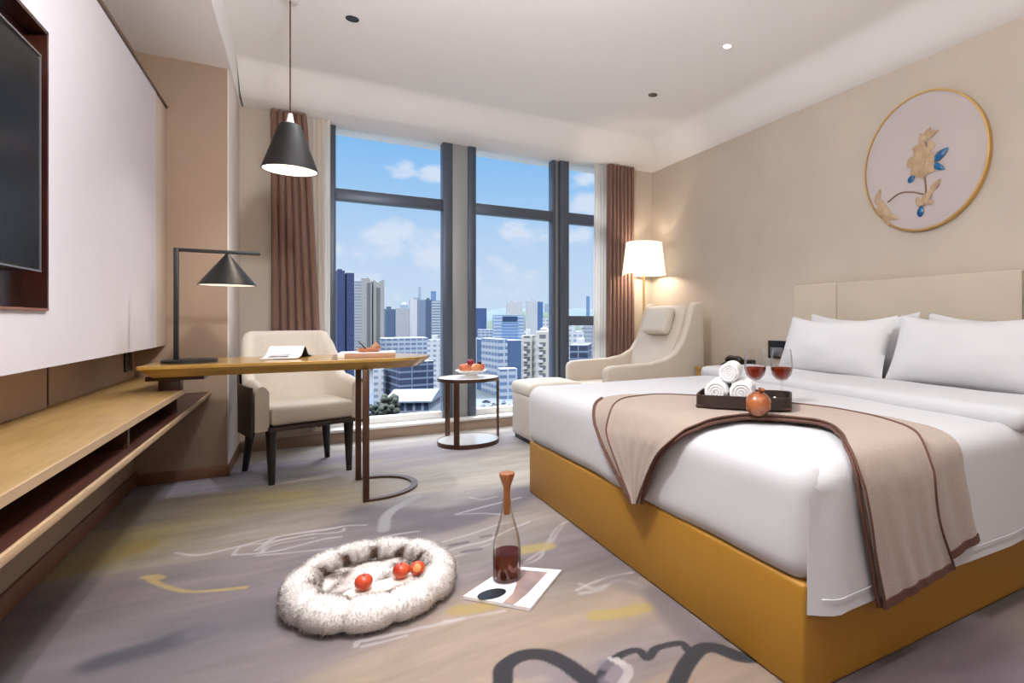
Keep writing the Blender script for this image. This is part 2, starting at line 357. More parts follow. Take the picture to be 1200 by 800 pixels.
CITY=[
('deep blue glass tower at the left edge of the window, dark seam down its middle','glass_tower',29.0,489.4,12.2,16,84.8,4.6,'blue_tower','split'),
('slim pale banded tower right of the deep blue glass tower','apartment_tower',50.1,625.7,7.8,12,86.1,0.4,'pale_band','flat'),
('tall grey beige tower with dark recessed strip, left of a matching pair','apartment_tower',52.0,556.2,8.8,14,84.1,-11.3,'beige','notch'),
('tall grey beige tower with forked top, right of a matching pair','apartment_tower',61.8,556.3,8.1,14,82.9,-12.3,'beige','fork'),
('narrow steel blue tower beside the grey beige pair','glass_tower',100.2,785.1,11.9,18,60.6,2.7,'steel','step'),
('pale pinkish residential block with balcony stripes, right of the steel blue tower','apartment_tower',131.9,883.5,19.3,20,63.9,-16.5,'stripe','flat'),
('tower with pale left edge and flat grey blue face','office_tower',139.4,809.7,17.3,20,74.4,4.2,'greyblue','lift'),
('dark slate glass tower beside the grey blue faced tower','glass_tower',172.4,904.2,13.4,16,78.1,-10.8,'slate','lift'),
('white tower with dark horizontal bands next to the wide window post','apartment_tower',152.4,732.8,16.1,20,71.0,-7.7,'band','flat'),
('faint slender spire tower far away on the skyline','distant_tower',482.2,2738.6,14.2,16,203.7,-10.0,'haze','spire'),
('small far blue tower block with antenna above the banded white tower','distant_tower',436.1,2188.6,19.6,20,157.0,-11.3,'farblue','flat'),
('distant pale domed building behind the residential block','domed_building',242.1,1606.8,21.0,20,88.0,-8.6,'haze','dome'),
('bright white balcony building low beside the wide window post','apartment_block',70.5,348.7,7.0,14,34.2,-21.4,'white_grid','lift'),
('low office of dark blue glass with pale floor bands beyond the desk end','office_building',44.6,285.5,15.5,30,26.6,7.1,'blue_band','flat'),
('narrow white block left of the low blue banded office','apartment_block',32.0,290.1,4.5,10,22.8,-6.3,'white_grid','flat'),
('low pale roofed hall with white open front beneath the blue office','station_hall',42.8,249.7,15.9,26,15.9,-23.7,'hall','gable'),
('low blue and white podium block at the foot of the pale towers','podium_building',78.9,526.0,38.0,30,30.3,-3.5,'podium','flat'),
('flat topped block of saturated blue glass right of the wide post','glass_block',422.2,1513.1,42.0,40,78.7,-15.6,'cobalt','flat'),
('slim white slab tower left in the middle pane with grey side','slab_tower',303.2,875.5,23.4,18,75.4,-7.1,'white_slab','lift'),
('white slab tower with blue side right in the middle pane','slab_tower',313.6,811.5,22.4,18,76.4,-5.1,'white_blue','lift'),
('small teal grey block on the horizon beside the slim window post','distant_block',706.6,1689.2,33.6,30,99.2,-22.7,'haze','flat'),
('white office building with pale blue glass front and ribbon windows','office_building',198.3,592.7,32.2,24,51.6,-12.5,'office','sign'),
('long low hall with blue flank and white end behind the fruit plate','warehouse',109.7,346.5,15.1,40,33.5,4.4,'hallblue','flat'),
('cream balcony apartment building nearest the slim window post, left wing','apartment_block',84.8,226.0,4.5,12,39.5,-28.6,'cream_balc','lift'),
('cream balcony apartment building beside the slim window post, taller right wing','apartment_block',88.4,217.0,5.4,12,41.4,-30.2,'cream_balc','dome'),
('plain white block behind the cream balcony apartments','white_block',166.6,398.3,10.5,16,47.3,-22.7,'white_grid','flat'),
('low pale striped shed roofed block on the plaza below the side table','shed',104.9,315.0,9.9,10,17.6,-8.4,'podium','flat'),
('dark navy building low in the right hand pane','office_building',114.1,234.4,8.1,20,34.7,-32.0,'blue_band','lift'),
('white stepped building low in the right hand pane','apartment_block',143.9,306.2,10.3,14,39.3,-25.2,'white_grid','step'),
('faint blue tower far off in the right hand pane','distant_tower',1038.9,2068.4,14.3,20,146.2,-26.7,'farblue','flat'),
('pale block left of the sheer curtain in the right hand pane','apartment_block',194.3,381.0,11.8,14,44.0,-27.0,'pale_band','flat'),
('grey white mid rise behind the long blue hall','apartment_block',204.8,702.3,19.6,20,34.0,-16.3,'podium','flat'),
]
# ------------------------------------------------------------------ carpet (floor)
def smooth_noise(X, Y, seed):
    rs = np.random.RandomState(seed); T = rs.rand(64, 64)
    xi = np.floor(X).astype(int); yi = np.floor(Y).astype(int); fx = X-xi; fy = Y-yi
    fx = fx*fx*(3-2*fx); fy = fy*fy*(3-2*fy)
    a = T[xi % 64, yi % 64]; b = T[(xi+1) % 64, yi % 64]; c = T[xi % 64, (yi+1) % 64]; d = T[(xi+1) % 64, (yi+1) % 64]
    return (a*(1-fx)+b*fx)*(1-fy)+(c*(1-fx)+d*fx)*fy
def fbm(X, Y, seed, o=4):
    r = 0; a = 0.5
    for k in range(o): r = r+a*smooth_noise(X*2**k+k*7.3, Y*2**k+k*3.1, seed+k); a *= 0.5
    return r/(1-0.5**o)
def build_floor():
    xs = np.concatenate([np.arange(-0.87, -0.5, 0.010), np.arange(-0.5, 1.25, 0.0062), np.arange(1.25, 1.40, 0.009), np.linspace(1.40, 3.315, 60)])
    ys = np.concatenate([np.linspace(-2.3, 0.4, 14), np.linspace(0.5, 1.0, 24), np.arange(1.01, 3.3, 0.0062), np.arange(3.3, 3.4, 0.009), np.arange(3.4, 5.05, 0.013)])
    X, Y = np.meshgrid(xs, ys, indexing='ij')
    wx = X+0.10*(fbm(X*2.2, Y*3.5, 1)-0.5); wy = Y+0.14*(fbm(X*1.6+9, Y*3.5, 5)-0.5)
    acc = np.zeros(X.shape+(3,)); wt = np.zeros(X.shape)
    for cx, cy, c, r in CTRL:
        w = np.exp(-(((wx-cx)/(r*1.5))**2+((wy-cy)/(r*0.8))**2)*0.9)+1e-5*np.exp(-((wx-cx)**2+(wy-cy)**2)*0.3)
        acc += w[..., None]*np.array(c, float); wt += w
    img = acc/wt[..., None]
    # loose watery streaks of the weave
    st = fbm(wx*2.0, wy*11.0, 21, 4)-0.5; s2 = fbm(wx*5.0+4, wy*26.0, 33, 3)-0.5
    img *= (1+0.24*st+0.16*s2)[..., None]
    lav = np.clip((fbm(wx*1.3+3, wy*3.2, 41, 3)-0.52)*4, 0, 1)[..., None]
    img = img*(1-lav*0.10)+np.array([150, 140, 152.])*lav*0.10
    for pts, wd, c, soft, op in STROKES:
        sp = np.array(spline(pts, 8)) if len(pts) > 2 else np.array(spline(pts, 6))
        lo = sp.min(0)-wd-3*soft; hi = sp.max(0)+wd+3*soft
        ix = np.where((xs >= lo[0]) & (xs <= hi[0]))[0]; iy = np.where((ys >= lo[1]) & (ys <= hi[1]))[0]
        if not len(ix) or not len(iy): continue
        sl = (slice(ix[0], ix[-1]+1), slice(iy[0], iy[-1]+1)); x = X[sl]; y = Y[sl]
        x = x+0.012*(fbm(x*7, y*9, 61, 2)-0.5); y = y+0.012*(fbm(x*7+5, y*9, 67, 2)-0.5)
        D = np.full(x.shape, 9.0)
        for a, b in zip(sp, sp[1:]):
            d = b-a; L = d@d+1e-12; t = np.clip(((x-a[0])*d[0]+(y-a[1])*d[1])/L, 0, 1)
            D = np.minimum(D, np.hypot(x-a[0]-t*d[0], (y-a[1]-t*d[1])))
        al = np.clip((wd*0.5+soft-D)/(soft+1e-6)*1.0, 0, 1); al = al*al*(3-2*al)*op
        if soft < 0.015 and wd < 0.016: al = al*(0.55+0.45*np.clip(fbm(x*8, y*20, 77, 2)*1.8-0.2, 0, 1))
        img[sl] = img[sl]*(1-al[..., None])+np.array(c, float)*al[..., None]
    img = np.clip(img, 0, 255)/255.
    colr = np.where(img <= 0.04045, img/12.92, ((img+0.055)/1.055)**2.4)*CARPETK*np.array([1.0, 1.0, 1.01])
    nx, ny = X.shape
    co = np.stack([X, Y, np.zeros_like(X)], -1).reshape(-1, 3)
    idx = np.arange(nx*ny).reshape(nx, ny)
    F = np.stack([idx[:-1, :-1], idx[1:, :-1], idx[1:, 1:], idx[:-1, 1:]], -1).reshape(-1, 4)
    me = bpy.data.meshes.new('floor'); me.from_pydata(co.tolist(), [], F.tolist())
    at = me.color_attributes.new('carpet', 'FLOAT_COLOR', 'POINT')
    at.data.foreach_set('color', np.concatenate([colr.reshape(-1, 3), np.ones((nx*ny, 1))], 1).ravel().astype(np.float32))
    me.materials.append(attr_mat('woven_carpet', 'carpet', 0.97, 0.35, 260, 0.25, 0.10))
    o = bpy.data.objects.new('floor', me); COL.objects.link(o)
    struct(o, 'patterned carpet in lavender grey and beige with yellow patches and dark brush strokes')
build_floor()

# ------------------------------------------------------------------ room shell
XL, XC, XR, YW, YCOL, YB, ZS, ZC = -0.87, -0.415, 3.315, 5.04, 4.33, -2.3, 2.615, 2.77
struct(B().box(XL-0.15, XL, YB-0.15, YCOL, -0.1, 2.9).out('wall_left', M_WALLD))
struct(B().box(XR, XR+0.15, YB-0.15, YW+0.35, -0.1, 2.9).out('wall_right', M_WALL))
struct(B().box(XL, XR, YB-0.15, YB, -0.1, 2.9).out('wall_back', M_WALL))
struct(B().box(XL-0.15, XC, YCOL, YW+0.35, -0.1, 2.9, 0.004).out('wall_pier', M_WALLD), 'taupe wall pier between the desk and the window recess')
wb = B().box(XC, 0.16, YW, YW+0.35, -0.1, 2.9).box(2.82, XR, YW, YW+0.35, -0.1, 2.9).box(0.16, 2.82, YW+0.0, YW+0.35, -0.1, 0.085).box(0.16, 2.82, YW, YW+0.35, ZS+0.03, 2.9)
struct(wb.out('wall_window', M_WALL))
# ceiling: flat centre, sloping margins toward the window and the bed wall, low soffit on the left
def ceiling():
    b = B()
    xl0, xl1, xr0, yw0, yw1 = -0.395, -0.372, 2.93, 4.46, 4.84
    prof_x = [(XL-0.1, ZS), (xl0, ZS), (xl0+0.004, ZS+0.012), (xl1-0.012, ZC-0.02), (xl1-0.01, ZC), (xl1+0.02, ZC)]
    b.grid([[(x, YB-0.1, z), (x, yw1-0.5, z), (x, yw1+0.02, z), (x, YW+0.02, min(z, ZC-0.0))] for x, z in prof_x[:5]])
    # main field incl. the two sloping margins
    gx = [xl1-0.01]+list(np.linspace(xl1+0.02, xr0-0.15, 10))+list(np.linspace(xr0-0.1, XR+0.02, 12))
    gy = [YB-0.1]+list(np.linspace(0, yw0-0.12, 10))+list(np.linspace(yw0-0.1, yw1, 14))+[YW+0.36]
    def ease(t): t = min(max(t, 0), 1); return t*t*(3-2*t)*0.55+t*0.45
    def h(x, y):
        a = (ZC-ZS)*ease((x-xr0)/(XR-xr0)); c = (ZC-ZS)*ease((y-yw0)/(yw1-yw0))
        return ZC-max(a, c)
    b.grid([[(x, y, h(x, y)) for y in gy] for x in gx])
    b.grid([[(XL-0.1, YB-0.1, 2.9), (XL-0.1, YW+0.36, 2.9)], [(XR+0.02, YB-0.1, 2.9), (XR+0.02, YW+0.36, 2.9)]])
    return struct(b.out('ceiling', M_CEIL, angle=50))
ceiling()
struct(B().box(XC, XC+0.006, YCOL+0.004, YW, 0.07, ZS-0.001, 0.002).out('lit_pier_face', mat('window_lit_pier_side', (236, 228, 220), 0.7)), 'side face of the wall pier with window light painted in')  # window light on the pier side, painted as a paler sheet
struct(B().box(XL, XL+0.003, 3.02, 3.03, 0.66, 0.845).out('trim_2', M_BRONZE), 'thin wall joint under the panel')
# skirting
struct(B().box(XL, XL+0.012, YB, YCOL, 0, 0.085, 0.003).out('baseboard_left', M_SKIRT))
struct(B().box(XL+0.012, XC+0.01, YCOL-0.012, YCOL, 0, 0.07, 0.003).out('baseboard_pier', M_SKIRT))
struct(B().box(XC, XC+0.012, YCOL-0.012, YW, 0, 0.07, 0.003).out('baseboard_recess', M_SKIRT))
struct(B().box(XC+0.012, XR, YW-0.014, YW, 0, 0.083, 0.003).out('baseboard_window', M_KERB))
struct(B().box(XR-0.012, XR, YB, YW-0.014, 0, 0.085, 0.003).out('baseboard_right', M_SKIRT))

# ------------------------------------------------------------------ window
win = thing('window_1', 'tall three pane hotel window with dark aluminium frames over the city', 'window', (0.2, YW, 0.085)); struct(win)
del win['category']
B().box(0.16, 2.82, YW-0.03, YW+0.35, 0.085, 0.108, 0.004).out('sill', M_SILL, win)
YG = 5.18
B().box(0.16, 2.82, YG-0.03, YG+0.05, 0.108, 0.165, 0.004).out('bottom_rail', M_SILL, win)
for x0, x1, d0 in ((0.195, 0.242, 0.05), (1.105, 1.19, 0.06), (1.335, 1.405, 0.06), (2.18, 2.215, 0.05), (2.255, 2.352, 0.07), (2.76, 2.82, 0.05)):
    B().box(x0, x1, YG-d0, YG+0.06, 0.165 if x0 not in (1.105, 1.335) else 0.108, ZS+0.04, 0.004).out('mullion', M_FRAME, win)
part_label(B().box(1.19, 1.335, YG-0.045, YG+0.06, 0.108, ZS+0.04, 0.004).out('mullion_cover', M_FRAMEG, win), 'pale grey cover plate of the wide window post')
B().box(2.215, 2.255, YG-0.02, YG+0.05, 0.165, ZS+0.04, 0.003).out('mullion_cover', M_FRAMEG, win)
for x0, x1, z0, z1 in ((0.242, 1.105, 2.005, 2.10), (1.405, 2.18, 2.005, 2.10), (2.352, 2.76, 1.995, 2.105), (2.352, 2.76, 0.945, 1.045)):
    B().box(x0, x1, YG-0.04, YG+0.05, z0, z1, 0.004).out('transom', M_FRAME, win)
for x0, x1 in ((0.242, 1.105), (1.405, 2.18), (2.352, 2.76)):
    zs = [(0.165, 2.005), (2.10, ZS+0.04)] if x0 < 2.3 else [(0.165, 0.945), (1.045, 1.995), (2.105, ZS+0.04)]
    for z0, z1 in zs:
        B().box(x0, x1, YG, YG+0.008, z0, z1).out('pane', M_GLASS, win)

# ------------------------------------------------------------------ drapes
def drape(name, label, cat, xt0, xt1, xb0, xb1, y, amp, folds, z0, z1, m, th=0.004, group=None):
    rows = []
    for i in range(25):
        t = i/24; z = z1+(z0-z1)*t; k = t**0.8
        x0 = xt0+(xb0-xt0)*k; x1 = xt1+(xb1-xt1)*k; r = []
        for j in range(folds*10+1):
            u = j/(folds*10)
            ph = 2*PI*folds*u+0.5*N(u*4, z*0.7, 3)
            r.append((x0+(x1-x0)*u+0.006*math.sin(2*ph), y+amp*(0.8+0.2*t)*math.cos(ph)+0.006*N(u*9, z*2, 5), z))
        rows.append(r)
    o = B().grid(rows, thick=th).out(name, m, angle=80)
    return tag(o, label, cat, group)
drape('drape', 'brown drape hanging behind the black pendant lamp at the left of the window', 'curtain', -0.205, 0.03, -0.2, 0.15, 4.955, 0.030, 6, 0.16, 2.605, M_DRAPE, group=None)
drape('drape', 'brown drape behind the floor lamp at the right of the window', 'curtain', 2.72, 3.03, 2.71, 3.03, 4.955, 0.030, 7, 0.16, 2.605, M_DRAPE)
drape('sheer_curtain', 'white sheer curtain gathered beside the left brown drape', 'curtain', 0.02, 0.20, 0.06, 0.196, 5.02, 0.012, 5, 0.112, 2.61, M_SHEER, 0.0)
drape('sheer_curtain', 'white sheer curtain gathered beside the right brown drape', 'curtain', 2.60, 2.80, 2.585, 2.79, 5.02, 0.012, 6, 0.112, 2.61, M_SHEER, 0.0)

# ------------------------------------------------------------------ ceiling fittings and their light
def spot(x, y, z, e, ang, blend=0.6, r=0.03, col=(0.98, 0.98, 1.0)):
    l = bpy.data.lights.new('downlight_beam', 'SPOT'); l.energy = e; l.spot_size = math.radians(ang); l.spot_blend = blend; l.shadow_soft_size = r; l.color = col
    o = bpy.data.objects.new('downlight_beam', l); COL.objects.link(o); o.location = (x, y, z); return o
def downlight(x, y, z, label, lit=False):
    t = thing('recessed_downlight', label, 'ceiling light', (x, y, z), 'recessed ceiling downlights')
    B().lathe([(0.036, 0.004), (0.036, -0.003), (0.027, -0.004), (0.024, 0.0), (0.024, 0.004)], (x, y, z), 28).out('trim_ring', M_WHITE if lit else M_BLACK, t)
    B().lathe([(0.024, -0.002), (0.0, -0.0015)], (x, y, z), 24).out('lamp_face', M_LIT if lit else M_BLACKP, t)
M_LIT = mat('lit_lamp_face', (255, 250, 240), 0.5, emit=(255, 246, 230), estr=6)
downlight(0.255, 3.586, ZC, 'dark recessed ceiling downlight nearest the pendant cord')
downlight(2.379, 3.604, ZC, 'dark recessed ceiling downlight above the bed near the window')
downlight(2.371, 2.721, ZC, 'bright lit recessed ceiling downlight above the bed', True)
for x, y, e, a in LIGHTS: spot(x, y, ZC-0.03 if x > -0.35 else ZS-0.03, e, a)
for x, y, z, e in FILL_LIGHTS:  # added fill points, no lamp bodies behind them
    l = bpy.data.lights.new('unseen_fill_light', 'POINT'); l.energy = e; l.shadow_soft_size = 0.06; l.color = (0.98, 0.985, 1.0)
    o = bpy.data.objects.new('unseen_fill_light', l); COL.objects.link(o); o.location = (x, y, z)
# ------------------------------------------------------------------ pendant lamp
p = thing('pendant_lamp', 'black cone pendant lamp hanging over the desk on a thin cord', 'pendant lamp', (-0.056, 3.5, ZC))
px, py = -0.056, 3.5
B().lathe([(0.0, 0), (0.045, 0), (0.045, -0.02), (0.008, -0.028), (0.0, -0.028)], (px, py, ZC), 24).out('ceiling_rose', M_WHITE, p)
B().cyl((px, py, 2.12), (px, py, ZC-0.02), 0.0035, 8).out('cord', M_BRONZE, p)
part_label(B().lathe([(0.0, 2.125), (0.010, 2.125), (0.020, 2.075), (0.020, 2.066), (0, 2.066)], (px, py, 0), 20).out('cap', M_WHITE, p), 'small white cap')
psh = B().lathe([(0.040, 2.068), (0.052, 2.062), (0.136, 1.815), (0.134, 1.813), (0.132, 1.815), (0.048, 2.055), (0.0, 2.058), (0.0, 2.068), (0.040, 2.068)], (px, py, 0), 48).out('lamp_shade', M_BLACK, p)
M_GLOW = mat('lit_shade_inside', (255, 240, 222), 0.6, emit=(255, 244, 230), estr=1.1)
part_label(B().lathe([(0.1295, 1.8165), (0.0440, 2.050), (0.0, 2.053)], (px, py, 0), 40).out('shade_lining', M_GLOW, psh), 'lit white inside of the shade')
B().ball((px, py, 1.95), 0.026, seg=14).out('bulb', M_GLOW, p)

# ------------------------------------------------------------------ television wall
t = thing('wall_panel', 'pale lilac raised wall panel around the television', 'wall panel', (-0.72, 2.2, 0.845))
n0, n1, m0, m1 = 0.75, 2.485, 1.03, 1.935
pb = B().box(XL, -0.72, -1.2, n0, 0.845, 2.30).box(XL, -0.72, n1, 4.06, 0.845, 2.30).box(XL, -0.72, n0, n1, 0.845, m0).box(XL, -0.72, n0, n1, m1, 2.30)
pb.out('panel_board', M_PANEL, t)
part_label(B().box(XL, -0.722, 4.06, YCOL-0.001, 0.845, 2.30, 0.003).out('end_shading', mat('beige_end_shading', (204, 186, 172), 0.6), t), 'panel end with its shading painted beige')  # shading at the panel end, put in as a beige strip
part_label(B().box(XL, -0.712, -1.2, YCOL-0.001, 2.30, 2.312, 0.002).out('top_trim', M_BRONZE, t), 'bronze top edge')
nb = B().box(-0.80, -0.765, n0, n1, m0, m1).box(-0.80, -0.712, n0, n0+0.012, m0, m1).box(-0.80, -0.712, n1-0.012, n1, m0, m1).box(-0.80, -0.712, n0, n1, m1-0.012, m1)
part_label(nb.out('niche_lining', M_MAHOG, t), 'dark mahogany lining of the television niche')
part_label(B().box(-0.80, -0.711, n0, n1, m0, m0+0.008).out('niche_ledge', M_COPPER, t), 'copper lower edge of the niche')
tv = thing('television', 'black flat screen television mounted in the mahogany niche', 'television', (-0.765, 1.8, 1.15))
tvc = B().box(-0.764, -0.705, 1.2, 2.385, 1.150, 1.818, 0.004).out('casing', M_BLACKP, tv)
B().box(-0.705, -0.702, 1.208, 2.377, 1.160, 1.808).out('screen', M_SCREEN, tv)
part_label(B().box(-0.706, -0.699, 1.2, 2.385, 1.818, 1.823).box(-0.706, -0.699, 1.2, 2.385, 1.149, 1.154).box(-0.706, -0.700, 2.381, 2.386, 1.15, 1.822).out('bezel', M_SILVER, tvc), 'thin silver bezel')

# wall shelf (two boards) under the panel
sh = thing('wall_shelf', 'long two board oak wall shelf under the television panel', 'shelf', (-0.7, 2.0, 0.535))
top = [(XL, -0.6), (-0.51, -0.6), (-0.51, 3.46), (-0.66, 4.06), (-0.70, YCOL-0.013), (XL, YCOL-0.013)]
tbd = B().prism(top, 'z', 0.634, 0.656, 0.002, 1).out('top_board', M_WOOD, sh)
B().prism([(-0.512, -0.6), (-0.506, -0.6), (-0.506, 3.46), (-0.512, 3.46)], 'z', 0.633, 0.657).out('edge_strip', M_WOODEDGE, tbd)
lbd = B().box(XL, -0.502, -0.6, YCOL-0.013, 0.530, 0.547, 0.002).out('lower_board', M_DWOOD, sh)
B().box(-0.504, -0.494, -0.6, YCOL-0.013, 0.528, 0.549, 0.002).out('edge_strip', M_WOODEDGE, lbd)
for y in (1.0, 2.55, 3.42): B().box(XL+0.01, -0.53, y, y+0.02, 0.547, 0.634).out('divider', M_DWOOD, sh)
B().box(XL+0.0, XL+0.012, -0.6, YCOL-0.013, 0.547, 0.634).out('back_board', M_DWOOD, sh)
# wall strip seam and socket
so = thing('wall_socket', 'black double wall socket plate under the panel edge', 'socket', (XL, 4.2, 0.75))
sop = B().box(XL, XL+0.010, 4.10, 4.235, 0.705, 0.835, 0.004).out('plate', M_BLACKP, so)
for z in (0.745, 0.795): B().cyl((XL+0.009, 4.165, z), (XL+0.0125, 4.165, z), 0.019, 20).out('outlet', M_BRONZE, sop)

# ------------------------------------------------------------------ desk
dk = thing('writing_desk', 'honey oak desk with a rounded end on two dark bronze legs', 'desk', (0.0, 3.56, 0))
Y0, Y1, ZT = 3.285, 3.845, 0.787
def deskpoly(ins):
    pts = [(-0.655+ins, Y0+ins), ]
    cxr, cyr = 0.36, (Y0+Y1)/2
    for k in range(25):
        a = -PI/2+PI*k/24; pts.append((cxr+(0.32-ins)*math.cos(a), cyr+((Y1-Y0)/2-ins)*math.sin(a)))
    pts.append((-0.625+ins, Y1-ins)); return pts
b = B(); P0, P1, P2 = deskpoly(0.035), deskpoly(0.0), deskpoly(0.0)
rows = [[(x, y, ZT-0.058) for x, y in deskpoly(0.05)], [(x, y, ZT-0.016) for x, y in deskpoly(0.002)], [(x, y, ZT-0.002) for x, y in deskpoly(0.0)], [(x, y, ZT) for x, y in deskpoly(0.003)]]
b.grid(rows, cv=True)
for z, ins, fl in ((ZT-0.058, 0.05, True), (ZT, 0.003, False)):
    tb = bmesh.new(); vs = [tb.verts.new((x, y, z)) for x, y in deskpoly(ins)]; f = tb.faces.new(vs if not fl else vs[::-1]); b._add(tb)
bmesh.ops.remove_doubles(b.bm, verts=b.bm.verts, dist=1e-5); bmesh.ops.recalc_face_normals(b.bm, faces=b.bm.faces)
b.out('tabletop', M_WOODX, dk, angle=25)
B().box(-0.645, -0.42, 3.40, 3.74, ZT-0.080, ZT-0.058, 0.002).out('under_plate', M_DWOOD, dk)
B().box(-0.60, -0.515, 3.42, 3.50, 0.656, ZT-0.080, 0.002).out('support_block', M_DWOOD, dk)
for y in (3.325, 3.805): B().box(0.288, 0.320, y-0.016, y+0.016, 0.0, ZT-0.058, 0.003).out('leg', M_BRONZE, dk)
ring = [(0.304, 3.325)]+[(0.36+0.235*math.cos(a), 3.565+0.24*math.sin(a)) for a in np.linspace(-PI/2, PI/2, 33)]+[(0.304, 3.805)]
rows = []
for i, (x, y) in enumerate(ring):
    a = np.array(ring[max(0, i-1)]); c = np.array(ring[min(len(ring)-1, i+1)]); d = (c-a)/np.linalg.norm(c-a); nrm = np.array([d[1], -d[0]])*0.018
    rows.append([(x-nrm[0], y-nrm[1], 0.002), (x+nrm[0], y+nrm[1], 0.002), (x+nrm[0], y+nrm[1], 0.014), (x-nrm[0], y-nrm[1], 0.014)])
B().grid(rows, cv=True).out('base_ring', M_BRONZE, dk)

# desk lamp
dl = thing('desk_lamp', 'black desk lamp with a straight arm and cone shade', 'lamp', (-0.49, 3.5, ZT))
B().lathe([(0, 0), (0.115, 0), (0.115, 0.012), (0.110, 0.016), (0, 0.016)], (-0.49, 3.5, ZT), 40).out('base', M_BLACK, dl)
B().box(-0.554, -0.534, 3.49, 3.51, ZT+0.014, 1.362, 0.002).out('pole', M_BLACK, dl)
B().box(-0.554, -0.192, 3.492, 3.508, 1.344, 1.362, 0.002).out('arm', M_BLACK, dl)
dsh = B().lathe([(0.004, 1.346), (0.010, 1.340), (0.126, 1.183), (0.125, 1.180), (0.122, 1.181), (0.006, 1.335)], (-0.335, 3.5, 0), 48).out('lamp_shade', mat('black_lamp_shade', (16, 14, 14), 0.45, 0.0), dl)
part_label(B().lathe([(0.1195, 1.1815), (0.004, 1.331), (0, 1.332)], (-0.335, 3.5, 0), 40).out('shade_lining', mat('white_shade_lining', (245, 235, 225), 0.6, emit=(255, 238, 220), estr=0.7), dsh), 'white inside of the shade')

# open magazine standing like a tent on the desk
mg = thing('magazine', 'open magazine lying tented on the desk in front of the chair', 'magazine', (-0.08, 3.6, ZT))
Mm = Matrix.Translation((-0.075, 3.60, ZT)) @ Matrix.Rotation(math.radians(-14), 4, 'Z')
def page(curve, x0, x1, name, m, dz=0.0, th=0.004):
    rows = [[Mm @ Vector((x, y, z+dz)) for x in (x0, (x0+x1)/2, x1)] for y, z in curve]
    return B().grid(rows, thick=th).out(name, m, mg, angle=60)
front = [(-0.10, 0.004), (-0.05, 0.005), (0.0, 0.016), (0.035, 0.040), (0.06, 0.062)]
back = [(0.06, 0.062), (0.08, 0.050), (0.10, 0.028), (0.13, 0.012), (0.20, 0.004)]
fpage = page(front, -0.10, 0.075, 'page', M_PAPER); part_label(page(back, -0.10, 0.08, 'cover', M_BLACKP), 'dark cover sloping away')
pgp = part_label(page([(-0.06, 0.0055), (-0.02, 0.0115), (0.0, 0.0165), (0.035, 0.0405), (0.050, 0.054)], -0.075, 0.02, 'printed_picture', mat('grey_print', (120, 112, 118), 0.7, rgb2=(60, 55, 62), vscale=30), 0.003, 0.001), 'grey printed picture'); pgp.parent = fpage; pgp.matrix_parent_inverse = Matrix()
# boxed folder with copper tray
bx = thing('flat_box', 'flat white box with a tan front on the desk end', 'box', (0.33, 3.6, ZT))
Mb = Matrix.Translation((0.335, 3.555, ZT)) @ Matrix.Rotation(math.radians(-8), 4, 'Z')
B().box(-0.15, 0.15, -0.105, 0.105, 0.0, 0.026, 0.002, M=Mb).out('box_body', M_PAPER, bx)
part_label(B().box(-0.115, 0.151, -0.108, -0.103, 0.001, 0.025, 0.001, M=Mb).out('front_band', mat('tan_band', (176, 140, 118), 0.5), bx), 'tan band on the front')
tr = thing('copper_tray', 'small shallow copper tray on the flat white box', 'tray', (0.345, 3.56, ZT+0.026))
B().lathe([(0, 0.001), (0.055, 0.001), (0.066, 0.022), (0.064, 0.022), (0.053, 0.005), (0, 0.005)], (0.34, 3.56, ZT+0.026), 32).out('tray_body', M_COPPER, tr)
cp = thing('wooden_cup', 'small tan cup tilted in the copper tray', 'cup', (0.385, 3.57, ZT+0.04))
Mc = Matrix.Translation((0.378, 3.57, ZT+0.052)) @ Matrix.Rotation(math.radians(50), 4, 'Y')
cpb = B().lathe([(0, -0.022), (0.018, -0.022), (0.026, 0.022), (0.023, 0.022), (0.016, -0.016), (0, -0.016)], (0, 0, 0), 24)
cpb.out('cup_body', mat('tan_wood', (186, 140, 106), 0.5), cp, M=Mc)
pn = tag(B().cone((0.335, 3.575, ZT+0.033), (0.290, 3.60, ZT+0.085), 0.005, 0.003, 10).out('pen', M_BLACKP), 'dark pen leaning in the copper tray', 'pen')
